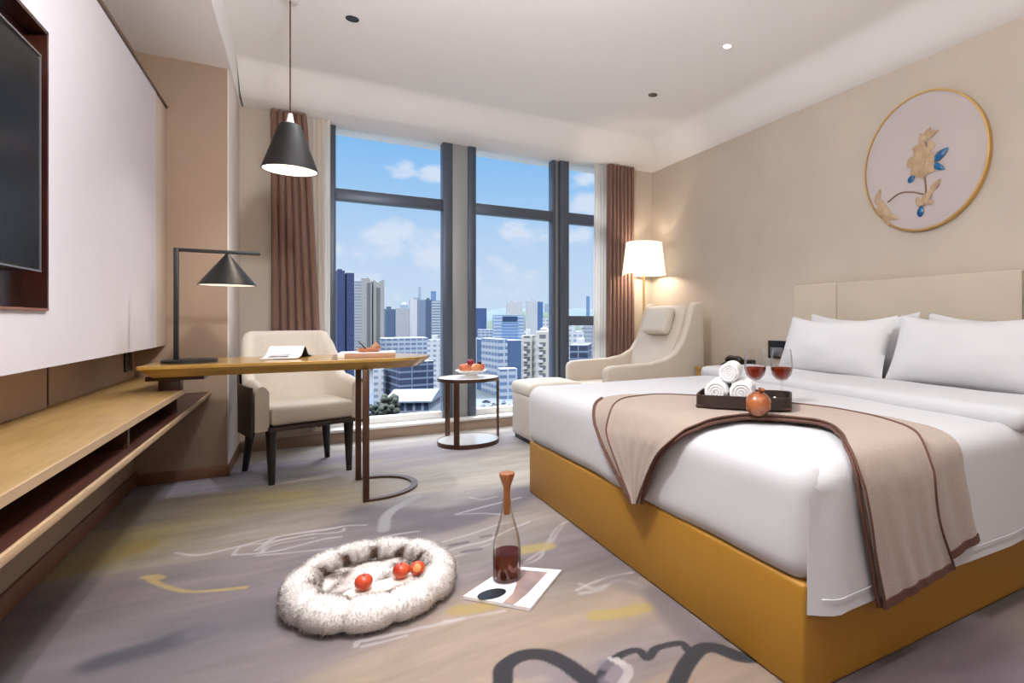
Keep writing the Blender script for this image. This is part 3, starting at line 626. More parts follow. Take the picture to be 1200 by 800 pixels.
# ------------------------------------------------------------------ desk chair
ch = thing('desk_chair', 'cream barrel chair with dark shell and black legs behind the desk', 'chair', (-0.02, 4.27, 0), rz=math.radians(17))
def sstep(a, b, x): t = min(max((x-a)/(b-a), 0), 1); return t*t*(3-2*t)
def upath(hw, dep, n=48):   # U open to -y: from left front round the back to right front
    pts = []
    r = hw*0.86
    L1 = dep-r
    for k in range(n+1):
        u = k/n*2-1
        s_ = abs(u); sg = -1 if u < 0 else 1
        arc = PI/2*r; tot = arc+L1; d = s_*tot
        if d < arc: a = d/r; x = (hw-r)*min(1, a/(PI/2)*1.0)+r*math.sin(a); y = dep/2-r+r*math.cos(a)
        else: x = hw; y = dep/2-r-(d-arc)
        pts.append((sg*x, y, u))
    return pts
def barrel(hw, dep, zb, za, zk, th, grow):
    rows = []
    for x, y, u in upath(hw, dep):
        zt = za+(zk-za)*(1-sstep(0.40, 0.62, abs(u)))-0.03*sstep(0.7, 1.0, abs(u))
        # inward normal toward the axis
        c = Vector((0, min(y, dep/2-hw*0.86), 0)); nrm = (Vector((x, y, 0))-c).normalized()
        lean = 0.10*(1-sstep(0.42, 0.66, abs(u)))
        o = Vector((x, y, 0)); i_ = o-nrm*th
        def L(v, z): return v+Vector((0, lean*(z-0.40)/0.5 if z > 0.4 else 0, z))
        zm = zt-th*0.5
        ring = [L(i_, zb), L(i_, (zb+zm)/2), L(i_, zm), L((o+i_)/2+(i_-o)*0.25, zt-th*0.1), L((o+i_)/2, zt), L((o+i_)/2-(i_-o)*0.25, zt-th*0.1), L(o, zm), L(o, (zb+zm)/2), L(o, zb)]
        rows.append(ring)
    b = B().grid(rows, cv=True)
    for ring in (rows[0], rows[-1][::-1]):
        tb = bmesh.new(); tb.faces.new([tb.verts.new(v) for v in ring]); b._add(tb)
    bmesh.ops.remove_doubles(b.bm, verts=b.bm.verts, dist=1e-5); bmesh.ops.recalc_face_normals(b.bm, faces=b.bm.faces)
    return b
barrel(0.315, 0.54, 0.33, 0.63, 0.925, 0.075, 0).out('backrest', M_FAB, ch, angle=70, world=False)
# dark outer shell, ends below the padded top
def shell():
    rows = []
    for x, y, u in upath(0.328, 0.568):
        zt = 0.60+0.16*(1-sstep(0.35, 0.6, abs(u))); lean = 0.10*(1-sstep(0.42, 0.66, abs(u)))
        rows.append([(x, y+(lean*(z-0.4)/0.5 if z > 0.4 else 0), z) for z in np.linspace(0.30, zt, 6)])
    return B().grid(rows, thick=-0.012)
shell().out('shell', M_SHELL, ch, angle=60, world=False)
seat = [(-0.235, -0.30), (0.235, -0.30), (0.245, 0.02), (0.17, 0.17), (0, 0.20), (-0.17, 0.17), (-0.245, 0.02)]
B().prism(seat, 'z', 0.355, 0.475, 0.03, 4).out('seat', M_FAB, ch, angle=50, world=False)
B().prism([(x*1.05, y*1.02) for x, y in seat], 'z', 0.326, 0.352, 0.006, 2).out('seat_frame', M_SHELL, ch, world=False)
for sx, sy, dx, dy in ((-1, -1, 0, -0.01), (1, -1, 0, -0.01), (-1, 1, -0.03, 0.05), (1, 1, 0.03, 0.05)):
    x = 0.225*sx; y = 0.25*sy if sy < 0 else 0.17
    B().cone((x+dx*1.0, y+dy, 0.0), (x, y, 0.33), 0.017, 0.031, 14).out('leg', M_CHLEG, ch, world=False)
# ------------------------------------------------------------------ side table with fruit
sx, sy, sr = 1.172, 4.50, 0.243
st_ = thing('side_table', 'round two tier side table with bronze posts in front of the window', 'side table', (sx, sy, 0))
part_label(B().lathe([(0, 0.52), (sr-0.006, 0.52), (sr-0.006, 0.536), (0, 0.536)], (sx, sy, 0), 56).out('table_top', mat('grey_stone_top', (226, 222, 218), 0.35), st_), 'pale stone top')
B().lathe([(sr-0.006, 0.512), (sr, 0.512), (sr, 0.538), (sr-0.006, 0.538), (sr-0.006, 0.512)], (sx, sy, 0), 56).out('top_rim', M_BRONZE, st_)
part_label(B().lathe([(0, 0.004), (sr-0.006, 0.004), (sr-0.006, 0.032), (0, 0.032)], (sx, sy, 0), 56).out('base_disc', mat('mirror_base', (232, 229, 226), 0.12, 0.25), st_), 'shiny base disc')
B().lathe([(sr-0.006, 0.0), (sr, 0.0), (sr, 0.034), (sr-0.006, 0.034), (sr-0.006, 0.0)], (sx, sy, 0), 56).out('base_rim', M_BRONZE, st_)
for a in (234, 120, 358):
    a = math.radians(a); Mp = Matrix.Translation((sx+(sr-0.002)*math.cos(a), sy+(sr-0.002)*math.sin(a), 0)) @ Matrix.Rotation(a, 4, 'Z')
    B().box(-0.006, 0.006, -0.022, 0.022, 0.0, 0.535, 0.002, M=Mp).out('post', M_BRONZE, st_)
fb = thing('fruit_bowl', 'white footed bowl of fruit on the round side table', 'bowl', (1.20, 4.5, 0.537))
B().lathe([(0, 0), (0.06, 0), (0.05, 0.008), (0.045, 0.022), (0.085, 0.032), (0.128, 0.055), (0.126, 0.058), (0.08, 0.040), (0, 0.034)], (1.195, 4.5, 0.537), 40).out('bowl_body', M_WHITE, fb)
M_PEACH = mat('peach_skin', (226, 150, 104), 0.5, rgb2=(206, 98, 66), vscale=14)
M_PEACH2 = mat('apricot_skin', (236, 172, 118), 0.5, rgb2=(214, 128, 78), vscale=14)
M_PLUM = mat('crimson_skin', (150, 26, 44), 0.3, rgb2=(110, 16, 36), vscale=14)
M_DARKF = mat('dark_grape_skin', (40, 28, 40), 0.3)
M_STEM = mat('brown_stem', (74, 54, 38), 0.7)
def fruit(name, label, cat, c, r, m, group=None, squash=0.9, stem=True):
    f = thing(name, label, cat, c, group)
    prof = [(0, -0.90), (0.3, -0.93), (0.62, -0.76), (0.9, -0.35), (1.0, 0.08), (0.92, 0.5), (0.66, 0.82), (0.35, 0.93), (0.14, 0.86), (0, 0.78)]
    B().lathe([(a*r, b*r*squash) for a, b in prof], c, 24).out('flesh', m, f, angle=80)
    if stem: B().cone((c[0], c[1], c[2]+0.75*r*squash), (c[0]+0.1*r, c[1], c[2]+1.25*r*squash), 0.05*r, 0.035*r, 8).out('stem', M_STEM, f)
    return f
fruit('peach', 'orange peach at the left in the white fruit bowl', 'fruit', (1.125, 4.47, 0.613), 0.039, M_PEACH, stem=False)
fruit('peach', 'large pale orange peach at the front right in the white fruit bowl', 'fruit', (1.215, 4.43, 0.614), 0.040, M_PEACH2, stem=False)
fruit('peach', 'orange peach at the far right in the white fruit bowl', 'fruit', (1.27, 4.50, 0.614), 0.036, M_PEACH, stem=False)
fruit('peach', 'pale orange peach at the back in the white fruit bowl', 'fruit', (1.19, 4.55, 0.613), 0.039, M_PEACH2, stem=False)
fruit('plum', 'crimson plum on top of the peaches in the fruit bowl', 'fruit', (1.185, 4.487, 0.657), 0.030, M_PLUM)
fruit('grape', 'dark purple grape on top at the right of the fruit bowl', 'fruit', (1.255, 4.47, 0.652), 0.017, M_DARKF)

# ------------------------------------------------------------------ ottoman, lounge chair, floor lamp
ot = thing('ottoman', 'cream upholstered ottoman between the bed and the side table', 'ottoman', (1.8, 4.3, 0))
B().soft(1.555, 2.02, 4.10, 4.56, 0.035, 0.40, 0.03, (12, 12, 8)).out('body', M_FAB, ot)
B().soft(1.545, 2.03, 4.09, 4.57, 0.375, 0.485, 0.045, (14, 14, 8), disp=lambda q: Vector((0, 0, 0.012*(1-((q.x-1.79)/0.25)**2) if q.z > 0.45 else 0))).out('cushion', M_FAB, ot)
B().box(1.58, 2.0, 4.12, 4.54, 0.0, 0.036).out('plinth', M_CHLEG, ot)

lc = thing('lounge_chair', 'cream high back lounge chair with swept arms in the corner', 'armchair', (2.6, 4.2, 0))
prof = [(2.07, 0.10), (2.07, 0.585), (2.085, 0.615), (2.12, 0.632), (2.30, 0.638), (2.50, 0.645), (2.64, 0.670), (2.75, 0.725), (2.82, 0.82), (2.87, 0.94), (2.905, 1.06), (2.93, 1.125), (2.955, 1.155), (3.02, 1.16), (3.055, 1.145), (3.06, 0.10)]
for y0, y1 in ((3.80, 3.885), (4.505, 4.59)):
    B().prism(prof, 'y', y0, y1, 0.022, 3).out('arm', M_FABL, lc, angle=50)
B().prism([(2.60, 0.40), (2.72, 0.66), (2.80, 0.84), (2.86, 1.0), (2.90, 1.11), (2.93, 1.135), (2.99, 1.14), (3.03, 1.12), (3.03, 0.30), (2.62, 0.30)], 'y', 3.88, 4.51, 0.015, 2).out('backrest', M_FABL, lc, angle=50)
B().soft(2.10, 2.70, 3.887, 4.503, 0.30, 0.46, 0.04, (12, 12, 6)).out('seat', M_FABL, lc)
B().box(2.09, 3.04, 3.87, 4.52, 0.12, 0.30, 0.01).out('seat_frame', M_FABL, lc)
Mh = Matrix.Translation((2.81, 4.165, 0.995)) @ Matrix.Rotation(math.radians(18), 4, 'Y')
B().soft(-0.045, 0.045, -0.19, 0.19, -0.125, 0.125, 0.04, (6, 14, 12), M=Mh).out('head_pillow', M_FAB, lc)
for x in (2.12, 3.0):
    for y in (3.845, 4.545): B().cone((x, y, 0), (x, y, 0.12), 0.014, 0.02, 12).out('leg', M_CHLEG, lc)

lp = thing('floor_lamp', 'floor lamp with a glowing white drum shade behind the lounge chair', 'floor lamp', (3.04, 4.77, 0))
lx, ly = 3.04, 4.77
M_LSH = mat('lit_lampshade', (255, 250, 240), 0.8, emit=(255, 247, 232), estr=0.62)
B().lathe([(0, 0), (0.13, 0), (0.13, 0.015), (0.02, 0.022), (0, 0.022)], (lx, ly, 0), 32).out('base', M_BRASS, lp)
B().cyl((lx, ly, 0.02), (lx, ly, 1.60), 0.011, 14).out('pole', M_BRASS, lp)
B().lathe([(0.225, 1.468), (0.187, 1.795), (0.184, 1.795), (0.222, 1.468)], (lx, ly, 0), 48).out('lamp_shade', M_LSH, lp)
B().ball((lx, ly, 1.63), 0.035, seg=14).out('bulb', M_LIT, lp)
l = bpy.data.lights.new('floor_lamp_light', 'POINT'); l.energy = FLOORLAMP; l.shadow_soft_size = 0.04; l.color = (1, 0.86, 0.70)
o = bpy.data.objects.new('floor_lamp_light', l); COL.objects.link(o); o.location = (lx, ly, 1.55)
l = bpy.data.lights.new('pendant_light', 'SPOT'); l.energy = PENDANT; l.spot_size = math.radians(100); l.spot_blend = 0.5; l.shadow_soft_size = 0.04; l.color = (1, 0.88, 0.74)
o = bpy.data.objects.new('pendant_light', l); COL.objects.link(o); o.location = (px, py, 1.87)

# ------------------------------------------------------------------ night stand, phone, switch panel
ns = thing('nightstand', 'brass topped nightstand between the bed and the lounge chair', 'nightstand', (3.1, 3.45, 0))
B().box(2.92, XR-0.013, 3.14, 3.77, 0.575, 0.60, 0.003).out('top', M_BRASS, ns)
B().box(2.93, XR-0.013, 3.15, 3.76, 0.10, 0.575, 0.004).out('body', M_WOODX, ns)
for z0, z1 in ((0.35, 0.56), (0.12, 0.335)):
    dr = B().box(2.918, 2.93, 3.165, 3.745, z0, z1, 0.003).out('drawer', M_WOODX, ns)
    B().ball((2.908, 3.455, (z0+z1)/2), 0.014, seg=14).out('knob', M_BRASS, dr)
for x in (2.95, 3.27):
    for y in (3.17, 3.74): B().box(x-0.015, x+0.015, y-0.015, y+0.015, 0, 0.10).out('leg', M_BRASS, ns)
ph = thing('telephone', 'black desk telephone on the nightstand beside the pillows', 'telephone', (3.1, 3.44, 0.60))
B().prism([(3.0, 0.60), (3.0, 0.625), (3.14, 0.675), (3.2, 0.675), (3.2, 0.60)], 'y', 3.32, 3.56, 0.006).out('base', M_BLACKP, ph)
B().tube([(3.05, 3.32, 0.660), (3.06, 3.36, 0.680), (3.08, 3.44, 0.688), (3.10, 3.52, 0.684), (3.11, 3.56, 0.665)], [0.028, 0.026, 0.018, 0.026, 0.028], 12).out('handset', M_BLACKP, ph)
part_label(B().box(3.02, 3.06, 3.40, 3.50, 0.636, 0.643, M=None).out('keypad', M_SILVER, ph), 'grey keypad')
sp_ = thing('switch_panel', 'black switch panel on the bed wall beside the left pillow', 'switch', (XR, 3.2, 0.69))
spp = B().box(XR-0.012, XR, 3.10, 3.29, 0.69, 0.835, 0.003).out('plate', M_BLACKP, sp_)
B().box(XR-0.016, XR-0.012, 3.125, 3.265, 0.71, 0.78, 0.002).out('switch', M_SILVER, spp)

# ------------------------------------------------------------------ bed
bed = thing('bed', 'king bed with mustard leather base and grey beige panelled headboard', 'bed', (2.2, 2.02, 0))
B().box(1.142, 3.20, 1.008, 3.035, 0.0, 0.30, 0.012, 3).out('bed_base', M_MUST, bed)
B().soft(1.16, 3.18, 1.03, 3.02, 0.295, 0.545, 0.05, (10, 10, 6)).out('mattress', M_LINEN, bed)
for y0, y1 in ((2.553, 2.935), (1.408, 2.549), (0.75, 1.404)):
    B().box(3.215, XR-0.014, y0, y1, 0.25, 1.262, 0.008, 3).out('headboard_panel', M_HEAD, bed)

def wr(q):   # soft wrinkles
    k = 0.006*N(q.x*3, q.y*3, q.z*3)+0.003*N(q.x*8, q.y*6, q.z*5)
    crown = 0.012*math.sin(PI*min(max((q.y-1.0)/2.05, 0), 1)) if q.z > 0.55 else 0
    side = 0.012*N(q.y*2.2, q.z*3, 4) if q.x < 1.18 else 0
    return Vector((-abs(side), 0, k+crown))
du = thing('duvet', 'white duvet tucked over the bed and hanging down its near side', 'duvet', (2.0, 2.0, 0.56))
B().soft(1.128, 2.95, 0.992, 3.05, 0.285, 0.618, 0.075, (56, 56, 16), disp=wr).out('cover', M_LINEN, du, angle=70)
rows = []
for i in range(71):
    u = i/70; x = 1.162+(3.02-1.162)*u; r = []
    for j in range(25):
        v = j/24
        if v < 0.2: a = v/0.2*PI/2; y = 1.06-0.082*math.sin(a); z = 0.624-0.075*(1-math.cos(a))
        else:
            w = (v-0.2)/0.8; z = 0.547-(0.547-0.222)*w; y = 0.978-0.008*w
        fold = 0.008*math.sin(x*7.0+0.8*N(x*2, 1, 0))*max(0, v-0.1)+0.005*N(x*6, z*2, 2)*v
        y -= fold+0.006*v
        if u < 0.06:
            y -= 0.010*math.sin(PI*u/0.06)*(1 if v > 0.2 else v/0.2); k = (1-u/0.06)**2; y = min(y+0.05*k, 1.004) if v >= 0.2 else y+0.03*k
            if v < 0.35: z -= 0.03*k*(1-v/0.35)
        xo = -0.012*v*(1-u) if u < 0.3 else 0
        r.append((x+xo, y, z+0.004*N(x*5, 3, 3)*(1 if v > .9 else 0)))
    rows.append(r)
sdp = B().grid(rows, thick=0.008).out('side_drop', M_LINEN, du, angle=75)
hem = [(r[-1][0], r[-1][1]-0.001+0.0, r[-1][2]+0.045) for r in rows[1:]]
part_label(B().tube([(x, y-0.004, z) for x, y, z in hem], 0.0018, 6).out('hem_stitch', M_LINEN2, sdp), 'stitched hem line')
B().soft(2.30, 2.80, 0.962, 3.07, 0.585, 0.672, 0.042, (14, 48, 6), disp=lambda q: Vector((0.16*(q.y-1.9)*0.6, 0, 0.008*N(q.x*5, q.y*4, 1)+0.006))).out('folded_edge', M_LINEN, du, angle=75)

def pillow(label, yc, xb, xt, zb, zt, w, th, seed, group=None, dy=0.0):
    n = 30; F = []; H = math.hypot(xt-xb, zt-zb); ax = Vector((xt-xb, dy, zt-zb)).normalized(); nr = Vector((-ax.z, 0, ax.x))
    def rows(side):
        R = []
        for i in range(n+1):
            u = -1+2*i/n; row = []
            for j in range(n+1):
                v = -1+2*j/n
                pinx = 1-0.05*(1-v*v)*0+0.035*(abs(u)*abs(v))**2; 
                sag = -0.045*(1-u*u)*max(0, v)**2
                y = yc-u*w/2*(1-0.05*(1-abs(v)**2.0)); h = (v*0.5*(1-0.05*(1-u*u))+0.5)*H+sag
                t = th*((1-abs(u)**2.6)**0.65)*((1-abs(v)**2.6)**0.65)
                t *= 1+0.10*N(u*2, v*2, seed)
                t += 0.006*N(u*6, v*6, seed+3)*(1-abs(u))*(1-abs(v))
                q = Vector((xb, y, zb))+ax*h+nr*(side*t*(1 if side > 0 else 0.7))
                row.append(q)
            R.append(row)
        return R
    b = B().grid(rows(1)).grid(rows(-1)); bmesh.ops.remove_doubles(b.bm, verts=b.bm.verts, dist=1e-4); bmesh.ops.recalc_face_normals(b.bm, faces=b.bm.faces)
    return tag(b.out('pillow', M_LINEN2, angle=85), label, 'pillow', group)
pillow('white pillow in front at the left of the bed, nearest the nightstand', 2.315, 2.80, 2.955, 0.655, 1.03, 0.79, 0.11, 2)
pillow('white pillow in front at the right of the bed, cut by the photo edge', 1.50, 2.80, 2.965, 0.655, 1.035, 0.82, 0.11, 5)
pillow('white back pillow peeking out behind the front left pillow', 2.30, 3.05, 3.135, 0.66, 1.05, 0.80, 0.055, 9)
pillow('white back pillow hidden behind the front right pillow', 1.45, 3.05, 3.135, 0.66, 1.045, 0.80, 0.055, 12)

# ------------------------------------------------------------------ throw blanket
thr = thing('throw_blanket', 'folded taupe throw with dark brown binding draped over the bed corner', 'throw blanket', (1.5, 1.6, 0.63))
# rows: front edge F, back edge K of the lower layer, back edge of the upper layer U
RT = [((1.098, 1.740, .315), (1.098, 1.800, .300), (1.092, 1.768, .308)),
      ((1.098, 1.690, .40), (1.098, 1.935, .40), (1.092, 1.85, .40)),
      ((1.100, 1.610, .52), (1.100, 2.075, .52), (1.094, 1.95, .51)),
      ((1.112, 1.515, .595), (1.112, 2.150, .59), (1.108, 2.00, .59)),
      ((1.165, 1.465, .634), (1.165, 2.200, .634), (1.165, 2.03, .64)),
      ((1.280, 1.480, .642), (1.300, 2.240, .644), (1.300, 2.06, .648)),
      ((1.365, 1.480, .642), (1.470, 2.120, .644), (1.450, 2.00, .650)),
      ((1.455, 1.405, .642), (1.660, 1.860, .644), (1.600, 1.78, .650)),
      ((1.515, 1.305, .642), (1.770, 1.610, .644), (1.700, 1.55, .650)),
      ((1.500, 1.215, .642), (1.830, 1.400, .644), (1.735, 1.36, .650)),
      ((1.420, 1.110, .640), (1.850, 1.220, .642), (1.720, 1.19, .648)),
      ((1.340, 1.030, .632), (1.840, 1.060, .632), (1.665, 1.04, .640)),
      ((1.300, 0.975, .600), (1.815, 0.975, .600), (1.620, 0.972, .606)),
      ((1.300, 0.958, .520), (1.815, 0.958, .520), (1.610, 0.952, .52)),
      ((1.325, 0.950, .380), (1.835, 0.950, .410), (1.625, 0.944, .39)),
      ((1.365, 0.946, .215), (1.868, 0.946, .300), (1.690, 0.940, .255))]
F_ = spline([r[0] for r in RT], 6); K_ = spline([r[1] for r in RT], 6); U_ = spline([r[2] for r in RT], 6)
def throw_grid(A, C, lift, ca=0.0, cb=1.0, nw=26, amp=0.006, seed=0.0):
    R = []; m = len(A)
    for i in range(m):
        s_ = i/(m-1); row = []
        top = min(1, max(0, min(A[i][2], C[i][2])-0.55)/0.06)
        for j in range(nw+1):
            w = ca+(cb-ca)*j/nw; p_ = A[i]*(1-w)+C[i]*w
            hang = 1-top
            # pleats run along the cloth; outward is -x on the foot side and -y on the near side
            f = amp*math.sin(w*15+seed+2*N(w*3, s_*3, seed))*hang+0.004*N(w*8, s_*14, seed+2)
            out_ = Vector((-1, 0, 0)) if s_ < 0.4 else Vector((0, -1, 0))
            d = out_*(abs(f)*1.2+lift)*hang+Vector((0, 0, 1))*((lift+0.003*N(w*9, s_*18, 5)+0.003)*top)
            row.append(Vector(p_)+d)
        R.append(row)
    return R
low = throw_grid(F_, K_, 0.002)
tlow = B().grid(low, thick=0.006).out('lower_layer', M_THROW, thr, angle=80)
upp = throw_grid(F_, U_, 0.014, 0.015, 1.0, seed=2.0, nw=18)
tupp = B().grid(upp, thick=0.006).out('upper_layer', M_THROW, thr, angle=80)
def binding(line, r, own): return part_label(B().tube(line, r, 8, flat=(1.0, 0.8)).out('binding', M_TRIM, own), 'dark brown bound edge')
binding([r[0] for r in upp], 0.005, tupp); binding([r[-1] for r in upp], 0.005, tupp)
binding([r[0] for r in low], 0.007, tlow)
binding([r[-1] for r in low][:26], 0.010, tlow)
def hemband(rows, hgt, own):
    e = rows[-1]; f = rows[-3]
    up = [e[k]+(f[k]-e[k]).normalized()*hgt for k in range(len(e))]
    a = [[Vector((q.x, q.y-dy_, q.z)) for q in r_] for dy_, r_ in ((-0.008, up), (0.004, up), (0.004, [q+Vector((0, 0, -0.003)) for q in e]), (-0.008, [q+Vector((0, 0, -0.003)) for q in e]))]
    part_label(B().grid(a, cu=True).out('binding', M_TRIM, own, angle=60), 'dark brown bound hem')
hemband(low, 0.022, tlow); hemband(upp, 0.022, tupp)
# ------------------------------------------------------------------ tray, towels, glasses
TA = math.radians(-47); TC = (1.505, 1.625, 0.668)
Mt = Matrix.Translation(TC) @ Matrix.Rotation(TA, 4, 'Z')
tray = thing('serving_tray', 'dark brown leather serving tray on the throw on the bed', 'tray', TC)
hw, hd = 0.175, 0.115
B().box(-hw, hw, -hd, hd, 0, 0.008, 0.003, M=Mt).out('tray_floor', M_DWOOD, tray)
M_TRAY = mat('dark_leather', (44, 31, 26), 0.5, bump=0.05, bscale=200)
rows = []
corner = 0.03
for k in range(40):
    a = 2*PI*k/40
    def se(r): 
        c_, s_ = math.cos(a), math.sin(a)
        return (math.copysign(abs(c_)**0.28, c_)*(hw+r), math.copysign(abs(s_)**0.28, s_)*(hd+r))
    o_ = se(0.004); i_ = se(-0.004)
    rows.append([Mt @ Vector(q) for q in ((*o_, 0.0), (*o_, 0.046), (*i_, 0.046), (*i_, 0.006))])
B().grid(rows, cu=True, cv=True).out('tray_wall', M_TRAY, tray, angle=50)
def towel(label, x, y, z, r, ln, group):
    t = thing('rolled_towel', label, 'towel', Mt @ Vector((x, y, z)), group)
    rows = [[Mt @ Vector((x+1e-4*math.cos(a), y-ln/2+0.004, z+1e-4*math.sin(a))) for a in np.linspace(0, 2*PI, 29)[:-1]]]
    for i in range(15):
        yy = -ln/2+ln*i/14; e = min(1, (1-abs(i-7)/7)*7+0.0); k = 0.90+0.10*min(1, e)
        rows.append([Mt @ Vector((x+r*k*math.cos(a)*(1+0.02*N(i*.4, a, 3)), y+yy, z+r*k*math.sin(a)*0.97)) for a in np.linspace(0, 2*PI, 29)[:-1]])
    rows.append([Mt @ Vector((x+1e-4*math.cos(a), y+ln/2-0.004, z+1e-4*math.sin(a))) for a in np.linspace(0, 2*PI, 29)[:-1]])
    b = B().grid(rows, cv=True)
    b.out('roll', M_TOWEL, t, angle=70)
    sp = []
    for k in range(60):
        a = k*0.36; rr = r*0.86*(1-k/62)
        sp.append(Mt @ Vector((x+rr*math.cos(a), y-ln/2-0.001, z+rr*math.sin(a))))
    e = B().tube(sp, [max(0.003, 0.0068-0.00002*k) for k in range(60)], 8)
    part_label(e.out('spiral_end', M_TOWEL, t, angle=60), 'coiled end')
towel('rolled white towel at the left in the serving tray', -0.100, -0.005, 0.056, 0.045, 0.20, None)
towel('rolled white towel beside the wine glasses in the serving tray', -0.006, -0.005, 0.056, 0.045, 0.20, None)
towel('rolled white towel lying on top of the other two in the tray', -0.055, 0.03, 0.126, 0.040, 0.18, None)
cn = tag(B().lathe([(0, 0), (0.016, 0), (0.014, 0.006), (0.004, 0.026), (0, 0.028)], Mt @ Vector((0.115, 0.0, 0.008)), 18).out('white_dish_cone', M_WHITE), 'tiny white cone standing in the empty right half of the tray', 'ornament')
cn.name = 'ceramic_cone'
M_WINEGLASS = glass_mat('wine_glass', (253, 253, 253), 0.02)
M_WINE = liquid_mat('amber_wine', (204, 100, 34), (150, 56, 14), 0.5)
def wineglass(label, x, y, z):
    g = thing('wine_glass', label, 'wine glass', (x, y, z), 'wine glasses on the bed')
    bowl = [(0.006, 0.098), (0.024, 0.105), (0.041, 0.125), (0.048, 0.150), (0.049, 0.170), (0.046, 0.205), (0.041, 0.240), (0.0398, 0.240), (0.0447, 0.205), (0.0476, 0.170), (0.0466, 0.150), (0.0396, 0.1265), (0.023, 0.1068), (0.0, 0.1015)]
    B().lathe(bowl, (x, y, z), 36).out('bowl', M_WINEGLASS, g)
    B().lathe([(0, 0), (0.036, 0), (0.034, 0.003), (0.006, 0.008), (0.004, 0.02), (0.004, 0.085), (0.008, 0.1), (0, 0.1)], (x, y, z), 28).out('stem', M_WINEGLASS, g)
    part_label(B().lathe([(0, 0.1022), (0.0225, 0.1075), (0.039, 0.127), (0.0462, 0.150), (0.0468, 0.158), (0.0, 0.158)], (x, y, z), 36).out('wine', M_WINE, g), 'amber wine')
wineglass('wine glass behind the rolled towels, the left one of two', 1.745, 1.815, 0.632)
wineglass('wine glass nearest the front left pillow, the right one of two', 1.835, 1.745, 0.632)
pg = thing('pomegranate', 'copper coloured pomegranate lying in front of the serving tray', 'fruit', (1.405, 1.447, 0.65))
M_POM = mat('copper_pomegranate', (158, 90, 48), 0.22, rgb2=(100, 46, 24), vscale=16, coat=0.4)
Mg = Matrix.Translation((1.405, 1.447, 0.7)) @ Matrix.Scale(0.94, 4) @ Matrix.Rotation(math.radians(18), 4, 'X')
B().lathe([(0, -0.046), (0.02, -0.045), (0.041, -0.026), (0.050, 0.0), (0.044, 0.026), (0.026, 0.042), (0.010, 0.047), (0, 0.047)], (0, 0, 0), 28).out('body', M_POM, pg, M=Mg)
B().lathe([(0.006, 0.044), (0.009, 0.052), (0.014, 0.063), (0.012, 0.063), (0.006, 0.052), (0, 0.050)], (0, 0, 0), 10).out('crown', M_POM, pg, M=Mg)

# ------------------------------------------------------------------ round wall art
ar = thing('wall_art', 'round gold rimmed wall art of a flower branch with blue petals', 'wall art', (XR, 1.985, 1.975))
ay, az, rh, rv = 1.985, 1.975, 0.392, 0.425
def disc(y, z): return (y, z)
rim = []
for k in range(72):
    a = 2*PI*k/72; c_, s_ = math.cos(a), math.sin(a)
    rim.append([(XR, ay+rh*c_, az+rv*s_), (XR-0.036, ay+rh*c_, az+rv*s_), (XR-0.036, ay+(rh-0.011)*c_, az+(rv-0.011)*s_), (XR-0.028, ay+(rh-0.011)*c_, az+(rv-0.011)*s_)])
B().grid(rim, cu=True).out('rim', M_BRASS, ar, angle=50)
B().prism([(ay+(rh-0.008)*math.cos(2*PI*k/72), az+(rv-0.008)*math.sin(2*PI*k/72)) for k in range(72)], 'x', XR-0.030, XR-0.004).out('face', mat('mauve_canvas', (194, 182, 180), 0.85, var=0.04, vscale=3), ar, angle=30)
M_BLUE = mat('blue_enamel', (12, 70, 122), 0.3, rgb2=(26, 104, 150), vscale=16)
M_PET = mat('beige_paper_petal', (190, 164, 132), 0.7, rgb2=(168, 140, 108), vscale=20)
M_TWIG = mat('brown_twig', (140, 112, 92), 0.7)
XA = XR-0.031
def petal(name, y, z, ln, wd, ang, m, lift=0.006, label=None):
    R = []; ca, sa = math.cos(ang), math.sin(ang)
    for i in range(11):
        t = i/10; w_ = wd*math.sin(PI*t**0.75)**0.8 if 0 < t < 1 else 0.0008
        row = []
        for j in range(7):
            v = -1+2*j/6; a_ = (t-0.5)*ln; b_ = v*w_/2
            row.append((XA-lift*(0.3+math.sin(PI*t)*(1-0.5*v*v)), y-(a_*ca-b_*sa), z+a_*sa+b_*ca))
        R.append(row)
    o = B().grid(R, thick=0.002).out(name, m, ar, angle=70)
    if label: part_label(o, label)
    return o
# screen right = smaller y; ang measured from screen right, up positive
petal('blue_petal', 1.862, 1.985, 0.105, 0.045, math.radians(35), M_BLUE, 0.012, 'large blue petal')
petal('blue_petal', 1.875, 1.915, 0.085, 0.036, math.radians(-35), M_BLUE, 0.010, 'blue petal below the large one')
petal('blue_petal', 2.045, 1.880, 0.055, 0.036, math.radians(50), M_BLUE, 0.010, 'small blue petal')
petal('blue_petal', 1.985, 1.670, 0.075, 0.040, math.radians(80), M_BLUE, 0.010, 'low blue petal')
for k in range(6):
    a = 2*PI*k/6
    petal('beige_petal', 1.965-0.085*math.cos(a), 1.985+0.085*math.sin(a), 0.075, 0.05, a+0.9, M_PET, 0.005)
for k in range(7):
    a = 2*PI*k/7+0.3
    petal('beige_petal', 1.975-0.055*math.cos(a), 1.965+0.055*math.sin(a), 0.10, 0.07, a, M_PET, 0.008)
for y, z, ln, wd, an in ((1.975, 2.105, 0.09, 0.05, 1.9), (1.915, 2.125, 0.08, 0.035, 0.3), (1.945, 2.14, 0.07, 0.03, 0.9), (1.895, 1.81, 0.09, 0.04, 0.8), (1.95, 1.745, 0.13, 0.05, 0.9), (2.0, 1.73, 0.07, 0.04, 2.0), (1.93, 1.715, 0.06, 0.03, -0.4)):
    petal('beige_petal', y, z, ln, wd, an, M_PET, 0.006)
